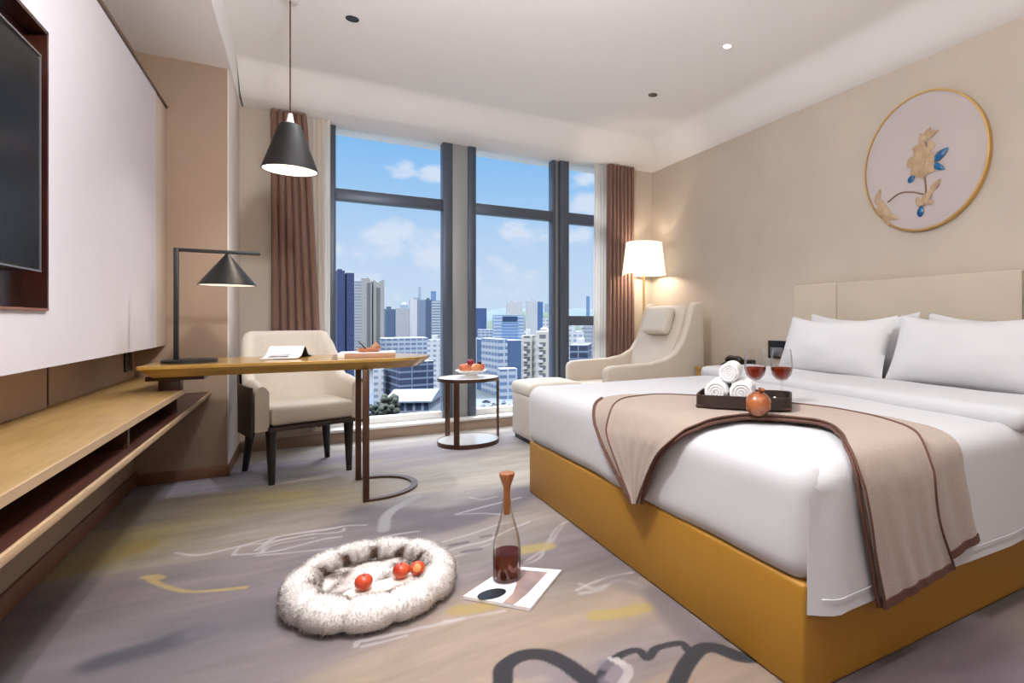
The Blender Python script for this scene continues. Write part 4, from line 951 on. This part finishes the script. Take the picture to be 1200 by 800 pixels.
for y, z, ln, wd, an in ((2.275, 1.815, 0.10, 0.035, 1.2), (2.255, 1.755, 0.13, 0.05, 2.2), (2.215, 1.70, 0.13, 0.05, -0.8), (2.25, 1.71, 0.11, 0.045, 2.6), (2.18, 1.665, 0.11, 0.04, -0.4), (2.215, 1.655, 0.10, 0.035, -1.2)):
    petal('beige_petal', y, z, ln, wd, an, M_PET, 0.006)
def twig(pts): B().tube([(XA-0.004, y, z) for y, z in [tuple(q) for q in spline(pts, 5)]], 0.005, 8).out('twig', M_TWIG, ar)
twig([(1.965, 1.70), (1.955, 1.80), (1.965, 1.92), (1.945, 2.03), (1.965, 2.11)])
twig([(2.205, 1.765), (2.13, 1.805), (2.05, 1.80), (1.97, 1.77)])
twig([(1.955, 1.93), (1.905, 1.945), (1.885, 1.965)])

# ------------------------------------------------------------------ fur pet cushion
fc = thing('fur_cushion', 'round fluffy white and brown fur cushion bed on the carpet', 'pet cushion', (0.217, 2.19, 0))
fx, fy = 0.222, 2.205
RM, RT_ = 0.243, 0.064
rng = np.random.RandomState(3)
PUFF = 11
def ringpt(a, b):
    puff = 1-0.20*math.exp(-((((a*PUFF/(2*PI)) % 1)-0.5)/0.11)**2)
    rr = RT_*puff*(1+0.07*N(math.cos(a)*3, math.sin(a)*3, b))
    x = (RM+rr*math.cos(b))*math.cos(a)*0.95; y = (RM+rr*math.cos(b))*math.sin(a)*1.02
    z = 0.046+rr*math.sin(b)*0.82
    return Vector((fx+x, fy+y, max(z, 0.004)))
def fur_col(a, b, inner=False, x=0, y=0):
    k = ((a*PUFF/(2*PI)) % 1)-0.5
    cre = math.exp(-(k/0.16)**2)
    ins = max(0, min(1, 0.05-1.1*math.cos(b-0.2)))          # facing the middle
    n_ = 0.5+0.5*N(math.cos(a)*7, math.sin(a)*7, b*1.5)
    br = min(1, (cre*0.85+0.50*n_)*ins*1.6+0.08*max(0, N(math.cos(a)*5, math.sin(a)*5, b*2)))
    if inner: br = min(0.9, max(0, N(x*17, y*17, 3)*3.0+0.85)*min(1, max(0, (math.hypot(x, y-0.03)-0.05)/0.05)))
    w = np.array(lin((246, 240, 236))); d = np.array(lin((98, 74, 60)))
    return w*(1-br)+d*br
na, nbb = 120, 24
rows = [[ringpt(2*PI*i/na, 2*PI*j/nbb) for j in range(nbb)] for i in range(na)]
b = B().grid(rows, cu=True, cv=True)
b.soft(fx-0.17, fx+0.17, fy-0.165, fy+0.165, 0.002, 0.052, 0.025, (12, 12, 4), disp=lambda q: Vector((0, 0, 0.036*math.exp(-((q.x-fx)**2+(q.y-fy-0.03)**2)/0.006) if q.z > 0.04 else 0)))
M_FURB = mat('cushion_base_fabric', (240, 234, 230), 0.95)
core = b.out('cushion_core', attr_mat('cushion_plush', 'plush', 0.95, 0.5, 180, 0.3, 0.12), fc, angle=80)
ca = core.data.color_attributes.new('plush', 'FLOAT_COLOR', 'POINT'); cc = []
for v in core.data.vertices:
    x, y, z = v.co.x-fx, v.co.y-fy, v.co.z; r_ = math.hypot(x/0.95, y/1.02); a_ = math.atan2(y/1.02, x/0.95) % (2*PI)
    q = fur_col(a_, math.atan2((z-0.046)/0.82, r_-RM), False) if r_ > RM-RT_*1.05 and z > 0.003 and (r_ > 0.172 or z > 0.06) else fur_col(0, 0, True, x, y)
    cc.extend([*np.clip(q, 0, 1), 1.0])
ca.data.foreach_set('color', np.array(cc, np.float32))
vs, fs, cs, ns_ = [], [], [], []
def strand(p, n_, c, ln):
    t = Vector(rng.normal(size=3)); d = (n_+t*0.42).normalized(); s_ = d.cross(Vector(rng.normal(size=3))).normalized()*0.0009
    d2 = (d+Vector((0, 0, -0.55))*0.6+t*0.1).normalized()
    i0 = len(vs); m_ = p+d*ln*0.55; e_ = m_+d2*ln*0.5
    vs.extend([p-s_, p+s_, m_+s_*0.8, m_-s_*0.8, e_])
    ns_.extend([tuple(n_)]*5); flip = s_.cross(d).dot(n_) < 0; fs.append((i0+3, i0+2, i0+1, i0) if flip else (i0, i0+1, i0+2, i0+3)); fs.append((i0+4, i0+2, i0+3) if flip else (i0+3, i0+2, i0+4))
    j = 0.95+0.08*rng.rand(); cs.extend([c*0.92*j, c*0.92*j, c*j, c*j, c*1.04*j])
for k in range(34000):
    a = rng.rand()*2*PI; bb = rng.rand()*2*PI
    if bb > 1.22*PI and bb < 1.78*PI: continue
    p_ = ringpt(a, bb); q_ = Vector((fx+RM*math.cos(a)*0.95, fy+RM*math.sin(a)*1.02, 0.05)); nn = (p_-q_).normalized()
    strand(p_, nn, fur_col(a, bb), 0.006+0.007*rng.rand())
for k in range(9000):
    a = rng.rand()*2*PI; r_ = 0.175*math.sqrt(rng.rand()); x_ = fx+r_*math.cos(a); y_ = fy+r_*math.sin(a)
    z_ = 0.048+0.036*math.exp(-((x_-fx)**2+(y_-fy-0.03)**2)/0.006)
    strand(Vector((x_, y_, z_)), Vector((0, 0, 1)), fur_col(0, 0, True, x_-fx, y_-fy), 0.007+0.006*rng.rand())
me = bpy.data.meshes.new('fur'); me.from_pydata([tuple(v) for v in vs], [], fs)
me.polygons.foreach_set('use_smooth', [True]*len(me.polygons)); me.normals_split_custom_set_from_vertices(ns_)
at = me.color_attributes.new('fur', 'FLOAT_COLOR', 'POINT')
at.data.foreach_set('color', np.concatenate([np.clip(np.array(cs), 0, 1), np.ones((len(cs), 1))], 1).ravel().astype(np.float32))
fm = bpy.data.materials.new('fur_strands'); fm.use_nodes = True; fn = fm.node_tree.nodes; fn.remove(fn['Principled BSDF'])
fa = fn.new('ShaderNodeAttribute'); fa.attribute_name = 'fur'; fd = fn.new('ShaderNodeBsdfDiffuse'); ft = fn.new('ShaderNodeBsdfTranslucent'); fx_ = fn.new('ShaderNodeMixShader')
for q in (fd, ft): fm.node_tree.links.new(fa.outputs['Color'], q.inputs['Color'])
fm.node_tree.links.new(fd.outputs[0], fx_.inputs[1]); fm.node_tree.links.new(ft.outputs[0], fx_.inputs[2]); fm.node_tree.links.new(fx_.outputs[0], fn['Material Output'].inputs['Surface'])
me.materials.append(fm)
fo = bpy.data.objects.new('fur', me); COL.objects.link(fo); fo.parent = fc; fo.matrix_parent_inverse = Matrix.Translation(-fc.location); fo['kind'] = 'stuff'
# serving board and apples on the cushion
Mo = Matrix.Translation((0.255, 2.065, 0.078)) @ Matrix.Rotation(math.radians(6), 4, 'Z') @ Matrix.Rotation(math.radians(5), 4, 'X')
bd = thing('serving_board', 'long narrow cream serving board resting on the fur cushion', 'board', (0.255, 2.065, 0.078))
poly = []
for k in range(48):
    a = 2*PI*k/48; c_, s_ = math.cos(a), math.sin(a)
    poly.append((0.138*math.copysign(abs(c_)**0.55, c_), 0.036*math.copysign(abs(s_)**0.6, s_)))
M_CREAM = mat('cream_board', (240, 230, 216), 0.4)
B().prism(poly, 'z', -0.004, 0.004, 0.002, 1, M=Mo).out('board_body', M_CREAM, bd)
B().prism([(x*0.93, y*0.84) for x, y in poly], 'z', 0.004, 0.006, 0.001, 1, M=Mo).out('board_inlay', M_CREAM, bd)
M_APPLE = mat('red_apple_skin', (178, 44, 30), 0.3, rgb2=(212, 84, 42), vscale=18, coat=0.2)
for (x_, y_), lab in (((-0.075, 0.0), 'red apple alone at the left on the cream serving board'), ((0.050, 0.012), 'red apple on the serving board touching the cut apple'), ):
    c_ = Mo @ Vector((x_, y_, 0.0315)); fruit('apple', lab, 'apple', tuple(c_), 0.029, M_APPLE, squash=0.92)
c_ = Mo @ Vector((0.104, 0.004, 0.031)); ca_ = thing('apple', 'small red apple with a pale cut face at the right of the serving board', 'apple', tuple(c_))
B().ball((0, 0, 0), 0.026, (1, 1, 0.92), 24).out('flesh', M_APPLE, ca_, M=Matrix.Translation(c_))
Mq = Matrix.Translation(c_) @ Matrix.Rotation(math.radians(-12), 4, 'Z') @ Matrix.Rotation(math.radians(68), 4, 'X')
part_label(B().lathe([(0.0, 0.0258), (0.010, 0.0255), (0.014, 0.0235), (0.014, 0.020), (0, 0.020)], (0, 0, 0), 22).out('cut_face', mat('apple_flesh', (236, 178, 110), 0.5, rgb2=(214, 120, 70), vscale=30), ca_, M=Mq), 'pale orange cut face')

# ------------------------------------------------------------------ magazine and decanter on the carpet
m2 = thing('magazine', 'white magazine lying on the carpet under the decanter', 'magazine', (0.69, 1.96, 0))
quad = [(0.497, 1.985), (0.676, 1.785), (0.885, 1.995), (0.716, 2.135)]
B().prism(quad, 'z', 0.001, 0.012, 0.001, 1).out('pages', M_PAPER, m2)
def qd(s_, t_):
    a, b_, c_, d_ = [np.array(q) for q in quad]
    return tuple((a*(1-s_)+b_*s_)*(1-t_)+(d_*(1-s_)+c_*s_)*t_)
cov = B().prism([qd(0.0, 0.0), qd(1.0, 0.0), qd(1, 1), qd(0, 1)], 'z', 0.012, 0.0135).out('cover', M_PAPER, m2)
pr = [qd(0.60, 0.0), qd(0.76, 0.0), qd(0.80, 0.3), qd(0.80, 0.9), qd(0.30, 0.9), qd(0.32, 0.72), qd(0.50, 0.5), qd(0.60, 0.25)]
part_label(B().prism(pr, 'z', 0.0135, 0.0142).out('printed_picture', mat('printed_grey', (130, 112, 112), 0.6, rgb2=(180, 148, 134), vscale=9), cov), 'grey and pink printed picture')
dc = [(0.590+0.052*math.cos(2*PI*k/36), 1.945+0.036*math.sin(2*PI*k/36)) for k in range(36)]
part_label(B().prism(dc, 'z', 0.0135, 0.0145).out('printed_disc', mat('printed_black', (18, 22, 28), 0.45), cov), 'black printed oval')
bt = thing('decanter', 'glass decanter of amber spirit with a tall wooden stopper on the magazine', 'decanter', (0.676, 2.035, 0.0145))
bx_, by_, bz_ = 0.676, 2.035, 0.0145
M_BG = glass_mat('decanter_glass', (253, 252, 250), 0.015)
outp = [(0.0, 0.0), (0.048, 0.0), (0.0535, 0.006), (0.0535, 0.105), (0.052, 0.130), (0.046, 0.165), (0.036, 0.200), (0.027, 0.230), (0.020, 0.260), (0.017, 0.285), (0.0175, 0.300)]
inp = [(0.0155, 0.300), (0.015, 0.285), (0.018, 0.260), (0.025, 0.230), (0.034, 0.200), (0.044, 0.165), (0.050, 0.130), (0.0515, 0.105), (0.0515, 0.012), (0.0, 0.012)]
B().lathe(outp+inp, (bx_, by_, bz_), 44).out('bottle_body', M_BG, bt)
M_AMB = liquid_mat('amber_spirit', (206, 112, 34), (112, 46, 8), 0.5)
part_label(B().lathe([(0, 0.0125), (0.0508, 0.0125), (0.0508, 0.104), (0, 0.104)], (bx_, by_, bz_), 44).out('spirit', M_AMB, bt, angle=30), 'dark amber spirit')
M_STOP = mat('stopper_wood', (166, 104, 58), 0.45, rgb2=(140, 82, 44), vscale=12, vstretch=(6, 6, 0.6))
B().lathe([(0, 0.245), (0.012, 0.245), (0.0125, 0.33), (0.014, 0.350), (0.020, 0.368), (0.029, 0.394), (0.029, 0.401), (0.027, 0.403), (0, 0.402)], (bx_, by_, bz_), 32).out('stopper', M_STOP, bt)
# ------------------------------------------------------------------ the city outside
lin_full = lin
def lin(c): return tuple(v*CITYK for v in lin_full(c))    # city colours darkened to offset the boosted upper sky
def facade(name, wall, glass, fh, bw, vf, hf, rough=0.3, roof=None, jitter=0.25):
    m = bpy.data.materials.new(name); m.use_nodes = True
    nt = m.node_tree; n = nt.nodes; L = nt.links.new; p = n['Principled BSDF']
    tc = n.new('ShaderNodeTexCoord'); sx_ = n.new('ShaderNodeSeparateXYZ'); L(tc.outputs['Object'], sx_.inputs[0])
    def mth(op, a, b=None):
        q = n.new('ShaderNodeMath'); q.operation = op
        for k, v in ((0, a), (1, b)):
            if v is None: continue
            if isinstance(v, (int, float)): q.inputs[k].default_value = v
            else: L(v, q.inputs[k])
        return q.outputs[0]
    u = mth('ADD', sx_.outputs['X'], sx_.outputs['Y'])
    fz = mth('FRACT', mth('DIVIDE', sx_.outputs['Z'], fh)); fu = mth('FRACT', mth('DIVIDE', mth('ADD', u, 500.0), bw))
    w = mth('MULTIPLY', mth('LESS_THAN', fz, vf), mth('LESS_THAN', fu, hf))
    geo = n.new('ShaderNodeNewGeometry'); gs = n.new('ShaderNodeSeparateXYZ'); L(geo.outputs['Normal'], gs.inputs[0])
    side = mth('LESS_THAN', gs.outputs['Z'], 0.5); w = mth('MULTIPLY', w, side)
    cell = n.new('ShaderNodeTexWhiteNoise'); cb = n.new('ShaderNodeCombineXYZ')
    L(mth('FLOOR', mth('DIVIDE', sx_.outputs['Z'], fh)), cb.inputs[0]); L(mth('FLOOR', mth('DIVIDE', mth('ADD', u, 500.0), bw)), cb.inputs[1]); L(cb.outputs[0], cell.inputs[0])
    g = n.new('ShaderNodeMix'); g.data_type = 'RGBA'; ga = lin(glass); g.inputs['A'].default_value = (*ga, 1); g.inputs['B'].default_value = (*[min(1, v*1.9+0.02) for v in ga], 1)
    L(mth('MULTIPLY', cell.outputs['Value'], jitter), g.inputs['Factor'])
    r = n.new('ShaderNodeMix'); r.data_type = 'RGBA'; r.inputs['A'].default_value = (*lin(roof or (190, 195, 205)), 1); r.inputs['B'].default_value = (*lin(wall), 1); L(side, r.inputs['Factor'])
    mx = n.new('ShaderNodeMix'); mx.data_type = 'RGBA'; L(w, mx.inputs['Factor']); L(r.outputs['Result'], mx.inputs['A']); L(g.outputs['Result'], mx.inputs['B'])
    L(mx.outputs['Result'], p.inputs['Base Color']); p.inputs['Roughness'].default_value = rough+0.3; p.inputs['Specular IOR Level'].default_value = 0.25
    return m
ST = {
 'blue_tower': facade('blue_glass_facade', (72, 88, 138), (44, 58, 104), 3.6, 1.6, 0.8, 0.75),
 'pale_band': facade('pale_banded_facade', (196, 200, 206), (140, 152, 170), 3.0, 60, 0.45, 1.0),
 'beige': facade('grey_beige_facade', (190, 186, 180), (172, 170, 168), 3.0, 2.6, 0.5, 0.5),
 'steel': facade('steel_blue_facade', (110, 130, 160), (72, 94, 130), 3.4, 2.2, 0.9, 0.6),
 'stripe': facade('striped_facade', (214, 212, 214), (150, 158, 178), 3.2, 3.2, 0.5, 0.62),
 'greyblue': facade('grey_blue_facade', (150, 164, 190), (130, 146, 178), 3.2, 2.5, 0.6, 0.6),
 'slate': facade('slate_facade', (100, 118, 146), (72, 92, 124), 3.4, 3, 0.7, 0.7),
 'band': facade('banded_facade', (214, 218, 224), (112, 128, 156), 3.5, 70, 0.45, 1.0),
 'haze': facade('far_facade', (186, 204, 224), (176, 196, 220), 8, 6, 0.5, 0.6),  # pale blue distance haze painted into this and the next style
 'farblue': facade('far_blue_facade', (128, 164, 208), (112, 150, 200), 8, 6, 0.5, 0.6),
 'white_grid': facade('white_grid_facade', (232, 234, 238), (150, 164, 188), 3.0, 3.4, 0.45, 0.55),
 'blue_band': facade('blue_banded_facade', (140, 156, 184), (44, 60, 92), 3.2, 7, 0.74, 0.93),
 'hall': facade('hall_facade', (206, 212, 222), (70, 88, 120), 9, 3.4, 0.42, 0.7, roof=(150, 162, 182)),
 'podium': facade('podium_facade', (206, 214, 226), (112, 134, 172), 4, 5, 0.5, 0.8, roof=(214, 220, 228)),
 'cobalt': facade('cobalt_facade', (76, 106, 160), (58, 86, 142), 5, 5, 0.7, 0.7),
 'white_slab': facade('white_slab_facade', (228, 228, 230), (196, 200, 208), 3.2, 3, 0.4, 0.4),
 'white_blue': facade('white_blue_facade', (226, 228, 232), (188, 196, 210), 3.2, 3, 0.4, 0.5),
 'office': facade('office_facade', (222, 228, 236), (132, 164, 208), 3.6, 70, 0.6, 1.0),
 'hallblue': facade('blue_hall_facade', (92, 124, 166), (70, 100, 144), 20, 6, 0.9, 0.9, roof=(206, 214, 226)),
 'cream_balc': facade('cream_balcony_facade', (230, 226, 216), (116, 112, 118), 3.2, 4.4, 0.52, 0.6, roof=(226, 226, 224)),
}
M_RECESS = mat('dark_facade_recess', (108, 108, 116), 0.6)
M_BLGLASS = mat('blue_curtain_glass', (96, 132, 186), 0.2)
M_WHT = mat('white_render', (232, 234, 238), 0.7)
M_ROOFG = mat('pale_sheet_roof', (146, 156, 174), 0.6, rgb2=(126, 138, 158), vscale=0.3)
G0 = -45.0
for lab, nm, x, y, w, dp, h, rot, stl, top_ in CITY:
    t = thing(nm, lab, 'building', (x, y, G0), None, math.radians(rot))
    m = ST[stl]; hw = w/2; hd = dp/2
    def o(bb, name, mm, label=None):
        q = bb.out(name, mm, t, world=False)
        if label: part_label(q, label)
        return q
    if top_ == 'split':
        o(B().box(-hw, -hw*0.12, -hd, hd, 0, h), 'tower_slab', m); o(B().box(hw*0.12, hw, -hd*0.9, hd, 0, h-1.5), 'tower_slab', m)
        o(B().box(-hw*0.12, hw*0.12, -hd*0.6, hd*0.6, 0, h-3), 'core', mat('dark_blue_seam', (26, 36, 78), 0.4)); o(B().box(-hw*0.8, -hw*0.3, -2, 2, h, h+1.6), 'rooftop_block', m)
    elif top_ in ('notch', 'fork'):
        o(B().box(-hw, hw, -hd, hd, 0, h-2.5), 'wall', m)
        if top_ == 'fork':
            o(B().prism([(-hw, h-2.5), (hw, h-2.5), (hw, h+0.5), (hw*0.1, h-2.2), (-hw*0.1, h-2.2), (-hw, h+1.2)], 'y', -hd, hd), 'crown', m)
            o(B().box(-hw*0.35, hw*0.42, -hd-0.25, -hd, 3, h-7), 'recess_strip', M_RECESS)
        else:
            o(B().box(-hw, hw*0.4, -hd, hd, h-2.5, h), 'crown', m); o(B().box(0.2, 0.6, -0.2, 0.2, h, h+2), 'mast', M_RECESS)
            o(B().box(hw*0.1, hw*0.75, -hd-0.25, -hd, 3, h-4), 'recess_strip', M_RECESS)
    elif top_ == 'gable':
        o(B().box(-hw, hw, -hd, hd, 0, h-3.2), 'wall', m)
        o(B().prism([(-hd-2, h-3.4), (hd+2, h-3.4), (hd+2, h-2.8), (0, h+0.4), (-hd-2, h-2.8)], 'x', -hw-1.5, hw+1.5), 'roof', M_ROOFG)
    else:
        o(B().box(-hw, hw, -hd, hd, 0, h, 0.05, 1), 'wall', m)
        if top_ == 'lift': o(B().box(-hw*0.45, hw*0.3, -hd*0.4, hd*0.4, h, h+2.6), 'rooftop_block', M_WHT if h < 62 else m)
        if top_ == 'step': o(B().box(-hw*0.55, hw*0.2, -hd*0.6, hd*0.6, h, h+3.2), 'upper_storey', m)
        if top_ == 'spire': o(B().cone((0, 0, h), (0, 0, h+26), hw*0.5, 0.6, 10), 'spire', m)
        if top_ == 'dome': o(B().lathe([(hw*0.75, 0), (hw*0.68, hw*0.3), (hw*0.45, hw*0.5), (0, hw*0.6)], (0, 0, h), 20), 'dome', m)
        if top_ == 'sign':
            o(B().box(-hw*0.45, hw*0.55, -hd-0.4, -hd, h-7, h-1.5), 'sign_band', mat('dark_blue_band', (46, 78, 122), 0.3)); o(B().box(-hw*0.5, hw*0.6, -hd-0.3, -hd, 2, h-7.5), 'glass_front', facade('office_glass', (176, 198, 226), (104, 142, 196), 3.2, 90, 0.62, 1.0))
        if stl == 'hallblue': o(B().box(-hw-0.5, -hw*0.35, -hd-0.6, hd*0.5, 0, h+1.0), 'end_block', ST['podium'], 'white end block')
        if stl == 'white_blue': o(B().box(hw*0.25, hw+0.2, -hd-0.2, hd*0.2, 0, h-2), 'glass_side', M_BLGLASS, 'blue glass side')
        if stl == 'cream_balc':
            nfl = int(h//3.2)
            for k in range(6, nfl): o(B().box(-hw*0.55, hw*0.1, -hd-1.2, -hd, k*3.2-0.2, k*3.2+0.8), 'balcony', M_WHT)
        if stl == 'greyblue': o(B().box(-hw-0.3, -hw*0.3, -hd-0.3, hd*0.5, 0, h+1), 'edge_slab', M_WHT, 'pale edge slab')
# ground, streets, cars, trees, hills
gm = facade('city_ground_mat', (150, 160, 178), (120, 132, 154), 50, 31, 2, 0.4, roof=(92, 104, 112))
struct(B().box(-300, 1500, 60, 3600, G0-1, G0).out('ground', gm))
struct(B().prism([(58, 255), (98, 235), (125, 300), (110, 318), (66, 318)], 'z', G0, G0+0.12).out('road', mat('pale_asphalt', (128, 140, 158), 0.8, rgb2=(108, 120, 140), vscale=0.08)))
struct(B().prism([(18, 200), (44, 200), (66, 330), (44, 420), (26, 300)], 'z', G0, G0+0.10).out('courtyard', mat('dark_asphalt', (44, 62, 104), 0.8, rgb2=(66, 88, 130), vscale=0.1)))
M_CAR = [mat('dark_car_paint', (34, 38, 50), 0.3), mat('white_car_paint', (226, 228, 232), 0.3), mat('blue_car_paint', (52, 74, 120), 0.3)]
M_CARG = mat('car_glass', (20, 24, 32), 0.1)
carspots = [(82.0, 285.7, 62, 0), (88.4, 288.9, 20, 1), (95.4, 292.9, 64, 2), (88.4, 301.6, -30, 0), (94.6, 280.6, 70, 1)]
for k, (x, y, r, c) in enumerate(carspots):
    car = thing('car', 'small car on the pale street far below the side table', 'car', (x, y, G0+0.13), 'cars on the street below', math.radians(r))
    B().box(-2.2, 2.2, -0.9, 0.9, 0.35, 0.85, 0.15, 2).out('car_body', M_CAR[c], car, world=False)
    B().prism([(-1.4, 0.85), (1.2, 0.85), (0.7, 1.45), (-1.0, 1.45)], 'y', -0.8, 0.8, 0.05, 1).out('cabin', M_CARG, car, world=False)
    for sx_ in (-1.4, 1.4):
        for sy_ in (-0.8, 0.8): B().cyl((sx_, sy_-0.12, 0.33), (sx_, sy_+0.12, 0.33), 0.33, 12).out('wheel', M_BLACKP, car, world=False)
M_LEAF = [mat('dark_leaves', (24, 40, 34), 0.9, rgb2=(40, 56, 40), vscale=0.8), mat('olive_leaves', (62, 70, 44), 0.9, rgb2=(36, 48, 34), vscale=0.8)]
def tree(label, x, y, h, r, m):
    t = thing('tree', label, 'tree', (x, y, G0), 'trees among the low city buildings')
    B().cone((x, y, G0), (x, y, G0+h*0.55), 0.35, 0.2, 8).out('trunk', M_STEM, t)
    b_ = B()
    for k in range(40):
        a = random.random()*2*PI; q = r*0.85*math.sqrt(random.random())
        b_.ball((x+q*math.cos(a), y+q*math.sin(a), G0+h*0.55+random.random()*h*0.4), r*(0.20+0.16*random.random()), seg=8)
    b_.out('crown', m, t)
for x, y, h, r, m in ((27, 222, 15, 3.2, 1), (29.5, 230, 17, 3.6, 1), (25.5, 236, 14, 3.2, 0)):
    tree('leafy tree standing low among the city buildings near the window foot', x, y, h, r, M_LEAF[m])
def hill(label, pts, y0, y1, m):
    R = []
    for x, h in spline(pts, 10):
        R.append([(x, y0+(y1-y0)*t, G0+h*(math.sin(PI*min(t*0.9+0.05, 1)))**0.8*(1+0.12*N(x*0.01, t*3, 2))) for t in np.linspace(0, 1, 12)])
    q = struct(B().grid(R).out('hills', m, angle=80)); q['label'] = label
hill('low wooded hills on the horizon', [(560, 50), (760, 84), (900, 104), (1100, 92), (1350, 106), (1600, 90), (2000, 100), (2400, 90)], 2300, 3000, mat('wooded_hills', (92, 118, 128), 0.95, rgb2=(78, 104, 110), vscale=0.02))
hill('green slope behind the cobalt block', [(430, 4), (480, 34), (560, 70), (640, 74), (700, 58), (760, 40)], 1520, 1800, mat('green_slope', (78, 104, 80), 0.95, rgb2=(60, 84, 66), vscale=0.03))

lin = lin_full
# ------------------------------------------------------------------ sky, sun
w = bpy.data.worlds.new('sky'); scene.world = w; w.use_nodes = True
nt = w.node_tree; n = nt.nodes; L = nt.links.new; bg = n['Background']
tc = n.new('ShaderNodeTexCoord'); sep = n.new('ShaderNodeSeparateXYZ'); L(tc.outputs['Generated'], sep.inputs[0])
ramp = n.new('ShaderNodeValToRGB'); L(sep.outputs['Z'], ramp.inputs['Fac'])
els = ramp.color_ramp.elements
els[0].position = 0.0; els[0].color = (*lin((208, 224, 240)), 1); els[1].position = 0.8; els[1].color = (*lin((236, 238, 244)), 1)
for pos, c in ((0.06, (204, 221, 242)), (0.14, (190, 214, 242)), (0.21, (164, 204, 242)), (0.30, (134, 190, 240)), (0.40, (120, 180, 236)), (0.55, (220, 228, 242))):
    e = els.new(pos); e.color = (*lin(c), 1)
nz = n.new('ShaderNodeTexNoise'); nz.inputs['Scale'].default_value = 7; nz.inputs['Detail'].default_value = 8; nz.inputs['Roughness'].default_value = 0.6
mp = n.new('ShaderNodeMapping'); mp.inputs['Scale'].default_value = (1, 1, 1.7); L(tc.outputs['Generated'], mp.inputs['Vector']); L(mp.outputs['Vector'], nz.inputs['Vector'])
nz2 = n.new('ShaderNodeTexNoise'); nz2.inputs['Scale'].default_value = 22; nz2.inputs['Detail'].default_value = 6
L(mp.outputs['Vector'], nz2.inputs['Vector'])
total = None
for (dx, dy, dz), rad, amp in CLOUDS:
    vd = n.new('ShaderNodeVectorMath'); vd.operation = 'SUBTRACT'; L(tc.outputs['Generated'], vd.inputs[0]); vd.inputs[1].default_value = (dx, dy, dz)
    sc_ = n.new('ShaderNodeVectorMath'); sc_.operation = 'MULTIPLY'; L(vd.outputs[0], sc_.inputs[0]); sc_.inputs[1].default_value = (1, 1, 1.9)
    ln = n.new('ShaderNodeVectorMath'); ln.operation = 'LENGTH'; L(sc_.outputs[0], ln.inputs[0])
    mr = n.new('ShaderNodeMapRange'); mr.interpolation_type = 'SMOOTHSTEP'; L(ln.outputs['Value'], mr.inputs['Value'])
    mr.inputs['From Min'].default_value = 0; mr.inputs['From Max'].default_value = rad; mr.inputs['To Min'].default_value = amp; mr.inputs['To Max'].default_value = 0
    if total is None: total = mr.outputs[0]
    else:
        ad = n.new('ShaderNodeMath'); ad.operation = 'MAXIMUM'; L(total, ad.inputs[0]); L(mr.outputs[0], ad.inputs[1]); total = ad.outputs[0]
def wm(op, a, b):
    q = n.new('ShaderNodeMath'); q.operation = op
    for k, v in ((0, a), (1, b)):
        if isinstance(v, (int, float)): q.inputs[k].default_value = v
        else: L(v, q.inputs[k])
    return q.outputs[0]
nn = wm('ADD', wm('MULTIPLY', nz.outputs['Fac'], 0.55), wm('MULTIPLY', nz2.outputs['Fac'], 0.45))
sm = wm('ADD', total, wm('MULTIPLY', wm('SUBTRACT', nn, 0.5), 2.4))
mr = n.new('ShaderNodeMapRange'); mr.interpolation_type = 'SMOOTHSTEP'; mr.inputs['From Min'].default_value = 0.22; mr.inputs['From Max'].default_value = 0.62; L(sm, mr.inputs['Value'])
mx = n.new('ShaderNodeMix'); mx.data_type = 'RGBA'; L(wm('MULTIPLY', mr.outputs[0], 0.85), mx.inputs['Factor']); L(ramp.outputs['Color'], mx.inputs['A']); mx.inputs['B'].default_value = (*lin((226, 232, 246)), 1)
L(mx.outputs['Result'], bg.inputs['Color']); hi = n.new('ShaderNodeMapRange'); hi.interpolation_type = 'SMOOTHSTEP'; hi.inputs['From Min'].default_value = 0.42; hi.inputs['From Max'].default_value = 0.75
hi.inputs['To Min'].default_value = SKY; hi.inputs['To Max'].default_value = SKYHI; L(sep.outputs['Z'], hi.inputs['Value']); L(hi.outputs[0], bg.inputs['Strength'])   # unseen upper sky brightened to light the room
sun = bpy.data.lights.new('sun', 'SUN'); sun.energy = SUN; sun.angle = math.radians(1); sun.color = (1, 0.96, 0.9)
so_ = bpy.data.objects.new('sun', sun); COL.objects.link(so_)
so_.rotation_euler = Vector((0.62, 0.62, -0.62)).to_track_quat('-Z', 'Y').to_euler()

# ------------------------------------------------------------------ camera and colour management
cam = bpy.data.cameras.new('camera'); co = bpy.data.objects.new('camera', cam); COL.objects.link(co)
cam.sensor_width = 36; cam.lens = 36*643/1200; cam.shift_x = -130/1200; cam.shift_y = -25/1200; cam.clip_start = 0.05; cam.clip_end = 8000
co.location = (0, 0, 1.0); co.rotation_euler = (PI/2, 0, -math.atan(376/643))
scene.camera = co
vs_ = scene.view_settings; vs_.view_transform = 'Standard'; vs_.look = 'None'; vs_.gamma = 1; vs_.use_curve_mapping = False; vs_.exposure = EXPO
scene.cycles.max_bounces = 10; scene.cycles.transparent_max_bounces = 16; scene.cycles.diffuse_bounces = 6
scene.cycles.use_denoising = True; scene.cycles.caustics_reflective = False; scene.cycles.caustics_refractive = False
scene.cycles.sample_clamp_indirect = 4
